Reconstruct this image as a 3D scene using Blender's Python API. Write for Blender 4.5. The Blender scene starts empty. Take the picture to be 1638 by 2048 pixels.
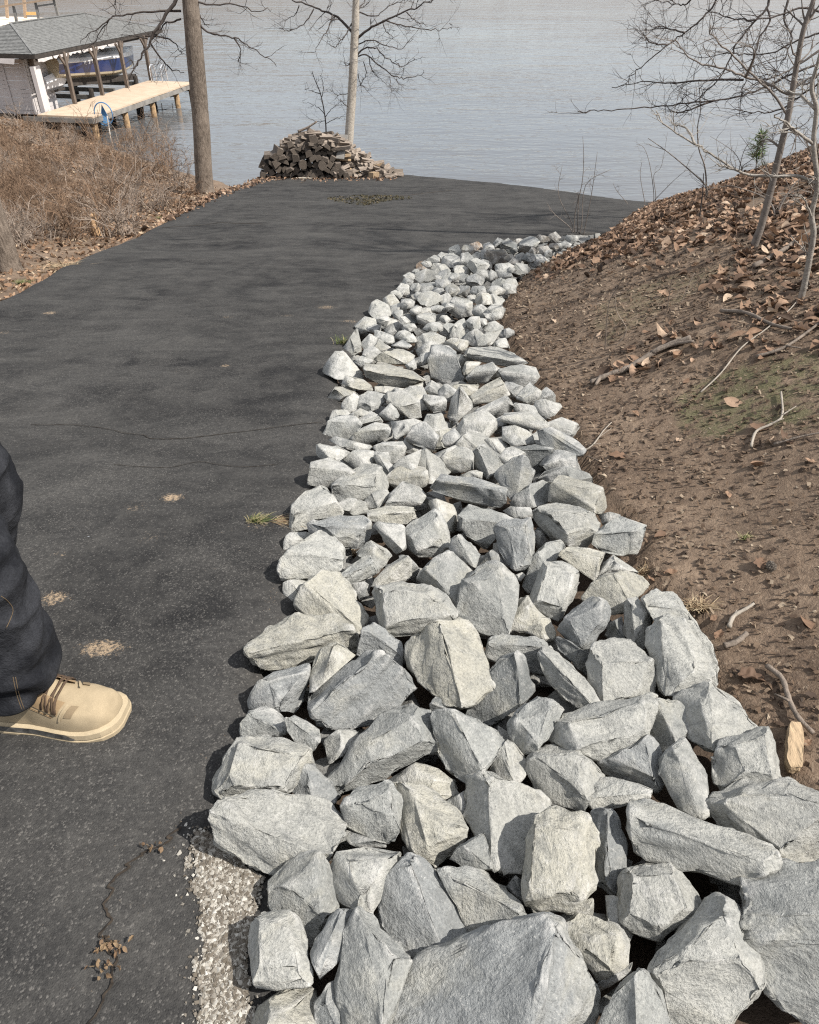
import bpy, bmesh, math, random
import numpy as np
from mathutils import Vector, Matrix

R = math.radians
rng = np.random.default_rng(7)
random.seed(7)
sc = bpy.context.scene
COL = sc.collection

# ---------------------------------------------------------------- camera
TH = R(37.0); FPX = 1513.0; CAMZ = 7.2
cam_d = bpy.data.cameras.new('camera')
cam = bpy.data.objects.new('camera', cam_d); COL.objects.link(cam)
cam.location = (0, 0, CAMZ); cam.rotation_euler = (R(90) - TH, 0, 0)
cam_d.sensor_fit = 'VERTICAL'; cam_d.sensor_height = 24.0
cam_d.lens = FPX / 2048.0 * 24.0
cam_d.clip_start = 0.05; cam_d.clip_end = 3000
sc.camera = cam
sc.render.resolution_x = 819; sc.render.resolution_y = 1024

# ---------------------------------------------------------------- light
SUN_EL = R(50); SUN_DIR = Vector((0.93 * math.cos(SUN_EL), -0.37 * math.cos(SUN_EL), math.sin(SUN_EL))).normalized()
w = bpy.data.worlds.new('World'); sc.world = w; w.use_nodes = True
nt = w.node_tree; bg = nt.nodes['Background']
sky = nt.nodes.new('ShaderNodeTexSky'); sky.sky_type = 'NISHITA'; sky.sun_disc = False
sky.sun_elevation = SUN_EL; sky.sun_rotation = math.atan2(SUN_DIR.x, SUN_DIR.y)
sky.air_density = 1.0; sky.dust_density = 0.8; sky.ozone_density = 1.0
# thin broken cloud over the whole sky
tc_ = nt.nodes.new('ShaderNodeTexCoord'); cn_ = nt.nodes.new('ShaderNodeTexNoise'); cn_.inputs['Scale'].default_value = 2.2; cn_.inputs['Detail'].default_value = 5.0
cr_ = nt.nodes.new('ShaderNodeValToRGB'); cr_.color_ramp.elements[0].position = 0.30; cr_.color_ramp.elements[0].color = (0.40,) * 3 + (1,); cr_.color_ramp.elements[1].position = 0.70; cr_.color_ramp.elements[1].color = (0.88,) * 3 + (1,)
mx_ = nt.nodes.new('ShaderNodeMix'); mx_.data_type = 'RGBA'; mx_.inputs[7].default_value = (7.0, 7.1, 7.3, 1)
nt.links.new(tc_.outputs['Generated'], cn_.inputs['Vector']); nt.links.new(cn_.outputs[0], cr_.inputs[0]); nt.links.new(cr_.outputs[0], mx_.inputs[0])
nt.links.new(sky.outputs[0], mx_.inputs[6]); nt.links.new(mx_.outputs[2], bg.inputs[0]); bg.inputs[1].default_value = 0.11
sd_ = bpy.data.lights.new('sun', 'SUN'); sd_.energy = 5.0; sd_.angle = R(0.55); sd_.color = (1.0, 0.95, 0.88)
sun = bpy.data.objects.new('sun', sd_); COL.objects.link(sun)
sun.rotation_euler = SUN_DIR.to_track_quat('Z', 'Y').to_euler(); sun.location = (10, -10, 30)
vs = sc.view_settings; vs.view_transform = 'Standard'; vs.look = 'None'; vs.exposure = 0.48; vs.gamma = 1.0
vs.use_curve_mapping = False
try:
    sc.cycles.use_denoising = False; sc.cycles.filter_width = 1.2; sc.cycles.max_bounces = 4; sc.cycles.diffuse_bounces = 2
    sc.cycles.glossy_bounces = 3; sc.cycles.transmission_bounces = 3; sc.cycles.sample_clamp_indirect = 4.0
    sc.cycles.caustics_reflective = False; sc.cycles.caustics_refractive = False
except Exception: pass

# ---------------------------------------------------------------- rays from the viewpoint
CS, SN = math.cos(TH), math.sin(TH)
def ray(px, py):
    px = np.asarray(px, float); py = np.asarray(py, float)
    dx = (px - 819) / FPX; dy = (1024 - py) / FPX
    return np.stack([dx, CS + dy * SN, -SN + dy * CS], -1)
CAM = np.array([0, 0, CAMZ])
def atz(px, py, z):
    d = ray(px, py); return CAM + d * ((z - CAMZ) / d[..., 2])[..., None]
def aty(px, py, y):
    d = ray(px, py); return CAM + d * (y / d[..., 1])[..., None]
def proj(p):
    p = np.asarray(p, float); x = p[..., 0]; y = p[..., 1]; z = p[..., 2] - CAMZ
    dep = y * CS - z * SN; up = y * SN + z * CS
    dep = np.maximum(dep, 1e-3)
    return 819 + FPX * x / dep, 1024 - FPX * up / dep, dep

# ---------------------------------------------------------------- noise
_T = np.random.default_rng(3).random(8192).astype(np.float64) * 2 - 1
def vnoise(p):
    p = np.asarray(p, float); i = np.floor(p).astype(np.int64); f = p - i; u = f * f * (3 - 2 * f)
    def h(a, b, c):
        return _T[((i[..., 0] + a) * 7919 + (i[..., 1] + b) * 104729 + (i[..., 2] + c) * 1299709 + ((i[..., 0] + a) * (i[..., 1] + b)) * 31) & 8191]
    x0 = h(0,0,0)*(1-u[...,0]) + h(1,0,0)*u[...,0]; x1 = h(0,1,0)*(1-u[...,0]) + h(1,1,0)*u[...,0]
    x2 = h(0,0,1)*(1-u[...,0]) + h(1,0,1)*u[...,0]; x3 = h(0,1,1)*(1-u[...,0]) + h(1,1,1)*u[...,0]
    a = x0*(1-u[...,1]) + x1*u[...,1]; b = x2*(1-u[...,1]) + x3*u[...,1]
    return a*(1-u[...,2]) + b*u[...,2]
def fbm(p, o=3):
    s = 0; a = 1.0; p = np.asarray(p, float)
    for k in range(o):
        s = s + a * vnoise(p + 17.3 * k); p = p * 2.03; a *= 0.5
    return s
def n2(x, y, sc_, o=3, z=0.0):
    return fbm(np.stack([np.asarray(x) * sc_, np.asarray(y) * sc_, np.full(np.shape(x), z)], -1), o)

# ---------------------------------------------------------------- ground shape
_ty = np.linspace(-40, 60, 2001)
_td = np.interp(_ty, [-40, 0, 2, 5, 10, 16, 20, 22, 26, 60], [-3.0, 1.38, 1.62, 2.13, 3.02, 4.08, 4.74, 5.02, 5.4, 8.5])
_k = np.exp(-np.linspace(-2, 2, 41) ** 2); _k /= _k.sum()
_td = np.convolve(np.pad(_td, 20, mode='edge'), _k, 'valid')
def Pz(y): return CAMZ - np.interp(y, _ty, _td)
def hitP(px, py, off=0.0):
    d = ray(px, py); lo = np.full(d.shape[:-1], 0.05); hi = np.full(d.shape[:-1], 60.0)
    for _ in range(50):
        m = (lo + hi) / 2; p = CAM + d * m[..., None]
        below = p[..., 2] < Pz(p[..., 1]) + off
        hi = np.where(below, m, hi); lo = np.where(below, lo, m)
    return CAM + d * hi[..., None]
def edge_fn(pts, pre, post, off=0.0):
    a = np.array(pts, float); w_ = hitP(a[:, 0], a[:, 1], off)[:, :2]
    w_ = w_[np.argsort(w_[:, 1])]
    w_ = np.vstack([np.array(pre).reshape(-1, 2), w_, np.array(post).reshape(-1, 2)])
    return lambda y: np.interp(y, w_[:, 1], w_[:, 0])
XL = edge_fn([(0,598),(60,566),(120,532),(230,487),(330,440),(400,402),(450,380),(520,352)], [(-3.0,-40),(-3.2,2)], [(-4.0,40)])
XR0 = edge_fn([(505,2040),(512,1850),(528,1750),(425,1640),(440,1560),(478,1450),(500,1330),(562,1180),(580,1050),(622,960),(642,870),(660,790),(652,735),(705,655),(772,598),(835,540),(905,500),(990,484),(1100,470),(1185,462)],
              [(-0.35,-40),(-0.28,0.2)], [])
XB = edge_fn([(1640,1620),(1556,1480),(1500,1440),(1435,1330),(1392,1220),(1292,1130),(1285,1050),(1205,960),(1165,890),(1112,800),(1072,740),(1030,680),(1005,610),(1050,545),(1100,515),(1190,478),(1240,440),(1290,408)],
             [(1.0,-40),(0.95,0.3)], [(8.0,20),(16,26)])
_yend = float(hitP(1190, 464)[1])
def XR(y): return np.where(np.asarray(y) < _yend, np.minimum(XR0(y), XB(y)), XB(y))
_fa = np.array([(520,352),(600,350),(790,346),(1000,364),(1150,384),(1290,402)], float)
_fw = hitP(_fa[:, 0], _fa[:, 1])[:, :2]
_fw = np.vstack([[-12, _fw[0, 1]], _fw, [9, _fw[-1, 1] - 4.0], [16, _fw[-1, 1] - 12], [30, -14]])
def YF(x): return np.interp(x, _fw[:, 0], _fw[:, 1])
def smin(a, b, k):
    h = np.clip(0.5 + 0.5 * (b - a) / k, 0, 1); return b * (1 - h) + a * h - k * h * (1 - h)
def sstep(a, b, x):
    t = np.clip((x - a) / (b - a), 0, 1); return t * t * (3 - 2 * t)
def Zt(x, y):
    x = np.asarray(x, float); y = np.asarray(y, float)
    base = Pz(y); xl = XL(y); xr = XR(y); xb = XB(y); yf = YF(x)
    ds1 = (x + 5) * -0.781 + (y - 24.5) * -0.625
    ds2 = -x * 0.707 - (y - 23.9) * 0.707
    # left bank
    dl = np.maximum(xl - x, 0); wl = np.exp(-dl / 2.2)
    zs = 0.26 * ds1 + 0.0
    zl = wl * (base - 0.02) + (1 - wl) * smin(base + 0.3, zs, 0.6)
    # right bank
    r = np.maximum(x - xb, 0)
    rr = np.sqrt(r * r + 0.04) - 0.2
    hb = 0.46 * rr; hb = smin(hb, 1.55 + 0.05 * rr, 0.5)
    hb = np.maximum(hb, 0) * (1 - 0.50 * sstep(8.5, 17, y))
    zr = base + hb - 0.03 * np.exp(-r * 6)
    inrock = (x > xr) & (x < xb)
    z = np.where(x < xl, zl, np.where(x > xb, zr, np.where(inrock, base - 0.10, base - 0.07)))
    # shore
    over = y - yf
    past = base - 0.06 - np.maximum(over, 0) * 0.9
    z = np.where((x >= xl) & (over > -0.2), np.minimum(z, past), z)
    rampr = 2.3 + (ds2 - 0.6) * 0.55
    z = np.where(x > xl, np.minimum(z, np.where(x > xb, smin(z, rampr + 0.4, 0.5), 99)), z)
    z = np.where(y > 24.0, np.minimum(z, 0.5 + ds1 * 0.35), z)
    nz = 0.05 * n2(x, y, 0.8, 2) + 0.011 * n2(x, y, 5.0, 2, 3.3)
    amp = np.where((x < xl), np.clip(dl / 0.6, 0, 1), np.where(x > xb, np.clip(r / 0.5, 0.15, 1), 0.25))
    return np.maximum(z + nz * amp, -1.6)
_ht = 0.4 * 1.009 ** np.arange(560)
def hit(px, py, off=0.0):
    d = ray(px, py); sh = d.shape[:-1]; d = d.reshape(-1, 3)
    P = CAM + d[:, None] * _ht[None, :, None]
    b = P[..., 2] < Zt(P[..., 0], P[..., 1]) + off
    k = np.where(b.any(1), b.argmax(1), 559); hi = _ht[k]; lo = _ht[np.maximum(k - 1, 0)]
    for _ in range(7):
        m = (lo + hi) / 2; p = CAM + d * m[:, None]; u = p[:, 2] < Zt(p[:, 0], p[:, 1]) + off
        hi = np.where(u, m, hi); lo = np.where(u, lo, m)
    return (CAM + d * hi[:, None]).reshape(*sh, 3)

def hit_dn(px, py):
    """like hit(), stepping down the picture until the ray meets the near bank"""
    p = hit(np.array(float(px)), np.array(float(py)))
    while p[1] > 24 and py < 700:
        py += 3; p = hit(np.array(float(px)), np.array(float(py)))
    return p

# ---------------------------------------------------------------- mesh helpers
def mesh_np(name, V, F, mat=None, smooth=False, attrs=None):
    V = np.asarray(V, np.float32); me = bpy.data.meshes.new(name)
    if isinstance(F, np.ndarray):
        n, k = F.shape; loops = F.ravel().astype(np.int32); starts = np.arange(n, dtype=np.int32) * k; tot = np.full(n, k, np.int32)
    else:
        tot = np.array([len(f) for f in F], np.int32); loops = np.concatenate([np.asarray(f, np.int32) for f in F]) if len(F) else np.zeros(0, np.int32)
        starts = np.concatenate([[0], np.cumsum(tot)[:-1]]).astype(np.int32)
    me.vertices.add(len(V)); me.vertices.foreach_set('co', V.ravel())
    me.loops.add(len(loops)); me.loops.foreach_set('vertex_index', loops)
    me.polygons.add(len(tot)); me.polygons.foreach_set('loop_start', starts)
    try: me.polygons.foreach_set('loop_total', tot)
    except Exception: pass
    me.polygons.foreach_set('use_smooth', np.full(len(tot), bool(smooth)))
    for an, (dom, arr) in (attrs or {}).items():
        a = me.attributes.new(an, 'FLOAT', dom); a.data.foreach_set('value', np.asarray(arr, np.float32))
    me.update(calc_edges=True); me.validate()
    if mat is not None: me.materials.append(mat)
    return me
def obj(name, me, parent=None, loc=None):
    o = bpy.data.objects.new(name, me); COL.objects.link(o)
    if loc is not None: o.location = loc
    if parent is not None: o.parent = parent
    return o
def tag(o, label=None, cat=None, group=None, kind=None):
    if label: o['label'] = label
    if cat: o['category'] = cat
    if group: o['group'] = group
    if kind: o['kind'] = kind
    return o
def thing(name, label, cat, loc, rz=0, group=None):
    o = bpy.data.objects.new(name, None); COL.objects.link(o); o.location = loc; o.rotation_euler = (0, 0, rz)
    o.empty_display_size = 0.1
    return tag(o, label, cat, group)
class MB:
    def __init__(s): s.V = []; s.F = []; s.n = 0; s.T = {}; s.FA = []
    def add(s, V, F):
        V = np.asarray(V, float).reshape(-1, 3); s.V.append(V); s.F += [tuple(int(i) + s.n for i in f) for f in F]; s.n += len(V); return s
    def box(s, c, sz, M=None):
        c = np.array(c, float); h = np.array(sz, float) / 2
        P = np.array([[x, y, z] for x in (-1, 1) for y in (-1, 1) for z in (-1, 1)], float) * h
        if M is not None: P = P @ np.array(M).T
        return s.add(P + c, [(0,1,3,2),(4,6,7,5),(0,4,5,1),(2,3,7,6),(0,2,6,4),(1,5,7,3)])
    def bar(s, a, b, w_, h_):
        a = np.array(a, float); b = np.array(b, float); t = b - a; L = np.linalg.norm(t); t /= L
        up = np.array([0, 0, 1.0]) if abs(t[2]) < 0.9 else np.array([0, 1.0, 0])
        u = np.cross(t, up); u /= np.linalg.norm(u); v = np.cross(u, t)
        return s.box((a + b) / 2, (L, w_, h_), np.stack([t, u, v], 1))
    def tube(s, path, rad, sides=5, cap=True):
        P = np.asarray(path, float); s.T.setdefault((len(P), sides, cap), []).append((P, np.broadcast_to(np.asarray(rad, float), (len(P),)))); return s
    def flush(s):
        for (n, sides, cap), L in s.T.items():
            P = np.stack([a for a, _ in L]); rad = np.stack([b for _, b in L]); m = len(L)
            T = np.gradient(P, axis=1); T /= np.maximum(np.linalg.norm(T, axis=-1, keepdims=True), 1e-9)
            ref = np.where(np.abs(T[:, :1] @ np.array([0.31, 0.77, 0.55]))[..., None] > 0.9, np.array([0.9, -0.2, 0.1]), np.array([0.31, 0.77, 0.55]))
            U = np.cross(T, np.broadcast_to(ref, T.shape)); U /= np.maximum(np.linalg.norm(U, axis=-1, keepdims=True), 1e-9); W = np.cross(T, U)
            a = np.arange(sides) * 2 * math.pi / sides
            V = P[:, :, None] + rad[:, :, None, None] * (np.cos(a)[:, None] * U[:, :, None] + np.sin(a)[:, None] * W[:, :, None])
            f = np.array([(i*sides+j, i*sides+(j+1) % sides, (i+1)*sides+(j+1) % sides, (i+1)*sides+j) for i in range(n-1) for j in range(sides)])
            F = (f[None] + (np.arange(m) * n * sides)[:, None, None]).reshape(-1, 4) + s.n
            s.FA.append(F)
            if cap:
                s.F += [tuple(s.n + q*n*sides + j for j in range(sides))[::-1] for q in range(m)] + [tuple(s.n + q*n*sides + (n-1)*sides + j for j in range(sides)) for q in range(m)]
            s.V.append(V.reshape(-1, 3)); s.n += m * n * sides
        s.T = {}; return s
    def build(s, name, mat, parent=None, smooth=False, loc=None):
        s.flush(); V = np.vstack(s.V)
        if loc is not None: V = V - np.array(loc)
        if not s.F: F = np.vstack(s.FA)
        elif not s.FA: F = s.F
        else: F = [tuple(f) for f in np.vstack(s.FA).tolist()] + s.F
        return obj(name, mesh_np(name, V, F, mat, smooth), parent, loc)
def smooth_path(P, n=None, k=4):
    P = np.asarray(P, float); m = len(P); n = n or (m - 1) * k + 1
    t = np.linspace(0, m - 1, n); i = np.clip(t.astype(int), 0, m - 2); f = (t - i)[:, None]
    g = lambda j: P[np.clip(j, 0, m - 1)]
    p0, p1, p2, p3 = g(i - 1), g(i), g(i + 1), g(i + 2)
    return 0.5 * ((2*p1) + (-p0+p2)*f + (2*p0-5*p1+4*p2-p3)*f**2 + (-p0+3*p1-3*p2+p3)*f**3)

# ---------------------------------------------------------------- material helpers
class NT:
    def __init__(s, name):
        s.m = bpy.data.materials.new(name); s.m.use_nodes = True; s.t = s.m.node_tree; s.p = s.t.nodes['Principled BSDF']
        s.out = s.t.nodes['Material Output']
    def n(s, typ, **kw):
        nd = s.t.nodes.new('ShaderNode' + typ)
        for k, v in kw.items():
            if k[0] == 'i' and k[1:].isdigit(): 
                s.put(nd.inputs[int(k[1:])], v)
            elif k.startswith('_'): s.put(nd.inputs[k[1:].replace('_', ' ')], v)
            else: setattr(nd, k, v)
        return nd
    def put(s, sock, v):
        if isinstance(v, bpy.types.NodeSocket): s.t.links.new(v, sock)
        elif isinstance(v, bpy.types.Node): s.t.links.new(v.outputs[0], sock)
        else: sock.default_value = v if not (isinstance(v, tuple) and len(v) == 3 and sock.type == 'RGBA') else (*v, 1)
    def coord(s, out='Object', scale=None, loc=None, rot=None):
        c = s.n('TexCoord').outputs[out]
        if scale is not None or loc is not None or rot is not None:
            mp = s.n('Mapping', i0=c)
            if scale is not None: mp.inputs['Scale'].default_value = scale if isinstance(scale, tuple) else (scale,)*3
            if loc is not None: s.put(mp.inputs['Location'], loc)
            if rot is not None: s.put(mp.inputs['Rotation'], rot)
            c = mp.outputs[0]
        return c
    def noise(s, vec, scale, detail=3.0, rough=0.55, dist=0.0):
        nd = s.n('TexNoise', _Vector=vec, _Scale=scale, _Detail=detail, _Roughness=rough, _Distortion=dist); return nd.outputs[0]
    def ramp(s, fac, stops, interp='LINEAR'):
        nd = s.n('ValToRGB', i0=fac); cr = nd.color_ramp; cr.interpolation = interp
        while len(cr.elements) < len(stops): cr.elements.new(0.5)
        for e, (p, c) in zip(cr.elements, stops):
            e.position = p; e.color = (c, c, c, 1) if not isinstance(c, tuple) else (*c, 1)
        return nd.outputs[0]
    def mix(s, fac, a, b, blend='MIX'):
        nd = s.n('Mix', data_type='RGBA', blend_type=blend)
        s.put(nd.inputs[0], fac); s.put(nd.inputs[6], a); s.put(nd.inputs[7], b); return nd.outputs[2]
    def math(s, op, a, b=0.5, c=None):
        nd = s.n('Math', operation=op, i0=a, i1=b)
        if c is not None: s.put(nd.inputs[2], c)
        return nd.outputs[0]
    def bump(s, h, strength=0.5, dist=0.01, normal=None):
        nd = s.n('Bump', _Strength=strength, _Distance=dist, _Height=h)
        if normal is not None: s.put(nd.inputs['Normal'], normal)
        return nd.outputs[0]
    def attr(s, name): return s.n('Attribute', attribute_name=name).outputs['Fac']
    def done(s, color=None, rough=0.8, normal=None, spec=None, metal=None):
        if color is not None: s.put(s.p.inputs['Base Color'], color)
        s.put(s.p.inputs['Roughness'], rough)
        if normal is not None: s.put(s.p.inputs['Normal'], normal)
        if spec is not None: s.put(s.p.inputs['Specular IOR Level'], spec)
        if metal is not None: s.put(s.p.inputs['Metallic'], metal)
        return s.m
def plain(name, col, rough=0.7, var=0.15, scale=8.0, bump=0.0, metal=0.0, stretch=None, spec=0.4, bscale=None):
    m = NT(name); c = m.coord('Object', scale=stretch) if stretch else m.coord('Object')
    nz = m.noise(c, scale, 4, 0.6)
    f = m.ramp(nz, [(0.28, 1 - 2 * var), (0.72, 1.0)])
    colr = m.mix(1.0, tuple(c_ * (1 + var) for c_ in col), f, 'MULTIPLY')
    nrm = m.bump(m.noise(c, bscale or scale * 4, 4, 0.6), bump, 0.01) if bump else None
    return m.done(colr, rough, nrm, spec, metal)

# ================================================================ materials of the setting
def mat_asphalt():
    m = NT('asphalt'); c = m.coord('Object')
    big = m.noise(m.coord('Object', scale=(0.5, 1.25, 1)), 1.0, 6, 0.66, 0.6)
    base = m.mix(m.ramp(big, [(0.36, 0.0), (0.64, 1.0)]), (0.010, 0.010, 0.011), (0.046, 0.045, 0.043))
    band = m.noise(m.coord('Object', scale=(1.3, 0.16, 1)), 1.0, 4, 0.6, 0.8)
    base = m.mix(m.ramp(band, [(0.45, 0.0), (0.68, 0.6)]), base, (0.062, 0.060, 0.057))
    scuff = m.noise(m.coord('Object', scale=(1.1, 2.0, 1), rot=(0, 0, 0.25)), 1.5, 7, 0.72, 1.2)
    base = m.mix(m.ramp(scuff, [(0.52, 0.0), (0.70, 0.75)]), base, (0.085, 0.082, 0.077))
    base = m.mix(m.ramp(scuff, [(0.30, 0.7), (0.48, 0.0)]), base, (0.009, 0.009, 0.010))
    mid = m.noise(c, 4.2, 6, 0.68, 0.5)
    base = m.mix(m.ramp(mid, [(0.40, 0.0), (0.70, 0.75)]), base, (0.074, 0.071, 0.066))
    tone = m.noise(c, 55.0, 3, 0.7)
    base = m.mix(m.ramp(tone, [(0.38, 0.0), (0.62, 0.8)]), base, m.mix(0.5, base, (0.012, 0.012, 0.013)))
    # exposed aggregate, chip by chip
    v = m.n('TexVoronoi', _Vector=m.coord('Object', scale=(1, 0.8, 1)), _Scale=280.0, _Randomness=1.0)
    sep = m.n('SeparateColor', i0=v.outputs['Color'])
    dust = m.noise(c, 2.3, 4, 0.65)
    thr = m.math('SUBTRACT', 1.04, m.math('MULTIPLY', m.ramp(dust, [(0.3, 0.12), (0.7, 1.0)]), 0.50))
    chip = m.math('GREATER_THAN', sep.outputs[0], thr)
    chipc = m.mix(m.math('POWER', sep.outputs[1], 2.5), (0.060, 0.058, 0.055), (0.34, 0.32, 0.29))
    base = m.mix(m.math('MULTIPLY', chip, 0.23), base, chipc)
    fine = m.noise(c, 330.0, 2, 0.6)
    base = m.mix(m.ramp(fine, [(0.60, 0.0), (0.76, 0.4)]), base, (0.15, 0.145, 0.135))
    # sandy boot prints and dirt marks trodden onto the surface
    nz = m.noise(c, 95.0, 5, 0.8)
    tot = None
    for (px, py, wx, wy, s) in [(205,1300,70,26,1),(108,1198,44,22,.9),(345,996,34,13,1),(100,627,22,5,.8),(6,664,30,7,.5),(450,730,16,5,.8),
                                (652,615,30,6,.7),(455,634,20,4,.5),(575,632,20,4,.5),(270,1015,40,20,.4),(700,642,34,5,.6),(365,742,50,10,.25),(300,1078,40,20,.35),(120,1110,26,8,.5),
                                (520,1052,48,18,.45),(540,1200,30,50,.25)]:
        p = hitP(px, py); a = hitP(px + wx, py); b = hitP(px, py - wy)
        rx = abs(a[0] - p[0]); ry = max(abs(b[1] - p[1]), 0.02)
        sub = m.n('VectorMath', operation='SUBTRACT', i0=c, i1=(p[0], p[1], p[2]))
        mul = m.n('VectorMath', operation='MULTIPLY', i0=sub.outputs[0], i1=(1 / rx, 1 / ry, 0.0))
        ln = m.n('VectorMath', operation='LENGTH', i0=mul.outputs[0]).outputs['Value']
        mk = m.math('MULTIPLY', m.ramp(ln, [(0.3, 1.0), (1.0, 0.0)]), s)
        tot = mk if tot is None else m.math('MAXIMUM', tot, mk)
    sand2 = m.ramp(m.math('ADD', m.math('MULTIPLY', tot, 0.26), nz), [(0.66, 0.0), (0.80, 1.0)])
    base = m.mix(m.math('MULTIPLY', sand2, 0.85), base, (0.36, 0.27, 0.18))
    h = m.math('ADD', m.math('MULTIPLY', m.ramp(v.outputs['Distance'], [(0.0, 1.0), (0.6, 0.0)]), 0.6), m.math('MULTIPLY', tone, 1.0))
    nrm = m.bump(h, 0.55, 0.004)
    return m.done(base, m.ramp(tone, [(0.3, 1.0), (0.7, 0.85)]), nrm, 0.12)

def mat_ground():
    m = NT('soil_and_litter'); c = m.coord('Object')
    a = m.noise(c, 2.2, 5, 0.65); b = m.noise(c, 24.0, 5, 0.7); d = m.noise(c, 120.0, 3, 0.7)
    col = m.mix(m.ramp(a, [(0.35, 0.0), (0.65, 1.0)]), (0.118, 0.083, 0.058), (0.245, 0.180, 0.128))
    col = m.mix(m.ramp(b, [(0.40, 0.0), (0.66, 0.8)]), col, (0.085, 0.061, 0.045))
    col = m.mix(m.ramp(d, [(0.55, 0.0), (0.75, 0.6)]), col, (0.34, 0.27, 0.20))
    moss = m.math('MULTIPLY', m.attr('moss'), m.ramp(m.noise(c, 11.0, 4, 0.7), [(0.38, 0.0), (0.58, 1.0)]))
    mossc = m.mix(m.ramp(d, [(0.35, 0.0), (0.65, 1.0)]), (0.075, 0.078, 0.035), (0.16, 0.15, 0.085))
    col = m.mix(m.math('MULTIPLY', moss, 0.75), col, mossc)
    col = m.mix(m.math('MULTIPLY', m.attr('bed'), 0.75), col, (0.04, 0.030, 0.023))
    h = m.math('ADD', m.math('MULTIPLY', b, 1.0), m.math('MULTIPLY', d, 0.45))
    return m.done(col, 0.95, m.bump(h, 0.65, 0.015), 0.15)

def mat_water():
    m = NT('lake_water'); 
    c1 = m.coord('Object', rot=(0, 0, R(-14)), scale=(0.55, 1.7, 1))
    c2 = m.coord('Object', rot=(0, 0, R(9)), scale=(0.8, 2.2, 1))
    w1 = m.noise(c1, 0.9, 3, 0.55, 0.3); w2 = m.noise(c2, 2.6, 2, 0.5, 0.2)
    patch = m.ramp(m.noise(m.coord('Object', scale=(0.03, 0.06, 1)), 1.0, 3, 0.6), [(0.35, 0.5), (0.65, 1.0)])
    w0 = m.noise(m.coord('Object', rot=(0, 0, R(-20)), scale=(0.5, 1.6, 1)), 0.28, 3, 0.55, 0.4)
    h = m.math('MULTIPLY', m.math('ADD', m.math('ADD', w1, m.math('MULTIPLY', w0, 2.2)), m.math('MULTIPLY', w2, 0.42)), patch)
    nrm = m.bump(h, 0.34, 0.15)
    m.put(m.p.inputs['IOR'], 1.33)
    return m.done((0.100, 0.103, 0.106), 0.06, nrm, 0.5)

M_ASPH = mat_asphalt(); M_GROUND = mat_ground(); M_WATER = mat_water()

# ================================================================ ground sheet
def pin(poly, x, y):
    poly = np.asarray(poly, float); inside = np.zeros(np.shape(x), bool); j = len(poly) - 1
    for i in range(len(poly)):
        xi, yi = poly[i]; xj, yj = poly[j]
        inside ^= ((yi > y) != (yj > y)) & (x < (xj - xi) * (y - yi) / (yj - yi + 1e-12) + xi); j = i
    return inside
MOSS_POLY = [(1345,800),(1400,760),(1500,730),(1638,700),(1660,800),(1638,860),(1500,850),(1420,890),(1370,860)]
MOSS2 = [(1180,620),(1300,560),(1480,520),(1400,580),(1290,640),(1215,690)]
def lines(*segs):
    out = []
    for a, b, s in segs: out += list(np.arange(a, b, s))
    return np.array(out + [segs[-1][1]])
gx = lines((-900,-60,60),(-60,-24,3),(-24,-4.5,0.22),(-4.5,-0.6,0.16),(-0.6,4.0,0.045),(4.0,9,0.16),(9,30,0.8),(30,60,5),(60,900,60))
gy = lines((-120,-12,12),(-12,-1,0.7),(-1,6.0,0.05),(6.0,14,0.08),(14,28,0.16),(28,48,0.4),(48,120,8),(120,900,60))
GX, GY = np.meshgrid(gx, gy); GZ = Zt(GX, GY)
far_land = sstep(250, 330, GY + 0.15 * np.abs(GX)) * 6
GZ = np.where(GY > 60, -1.6 + far_land * 1.2, GZ)
nxg, nyg = len(gx), len(gy)
idx = np.arange(nxg * nyg).reshape(nyg, nxg)
GF = np.stack([idx[:-1,:-1], idx[:-1,1:], idx[1:,1:], idx[1:,:-1]], -1).reshape(-1, 4)
GV = np.stack([GX, GY, GZ], -1).reshape(-1, 3)
ppx, ppy, _d = proj(GV)
mossm = (pin(MOSS_POLY, ppx, ppy) & (GV[:, 1] > 0)).astype(float) + 0.5 * (pin(MOSS2, ppx, ppy) & (GV[:, 1] > 0))
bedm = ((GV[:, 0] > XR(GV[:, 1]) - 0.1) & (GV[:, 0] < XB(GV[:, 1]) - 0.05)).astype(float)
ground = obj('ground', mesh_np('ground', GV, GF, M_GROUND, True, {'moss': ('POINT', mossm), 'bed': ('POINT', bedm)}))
tag(ground, kind='structure')

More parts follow.
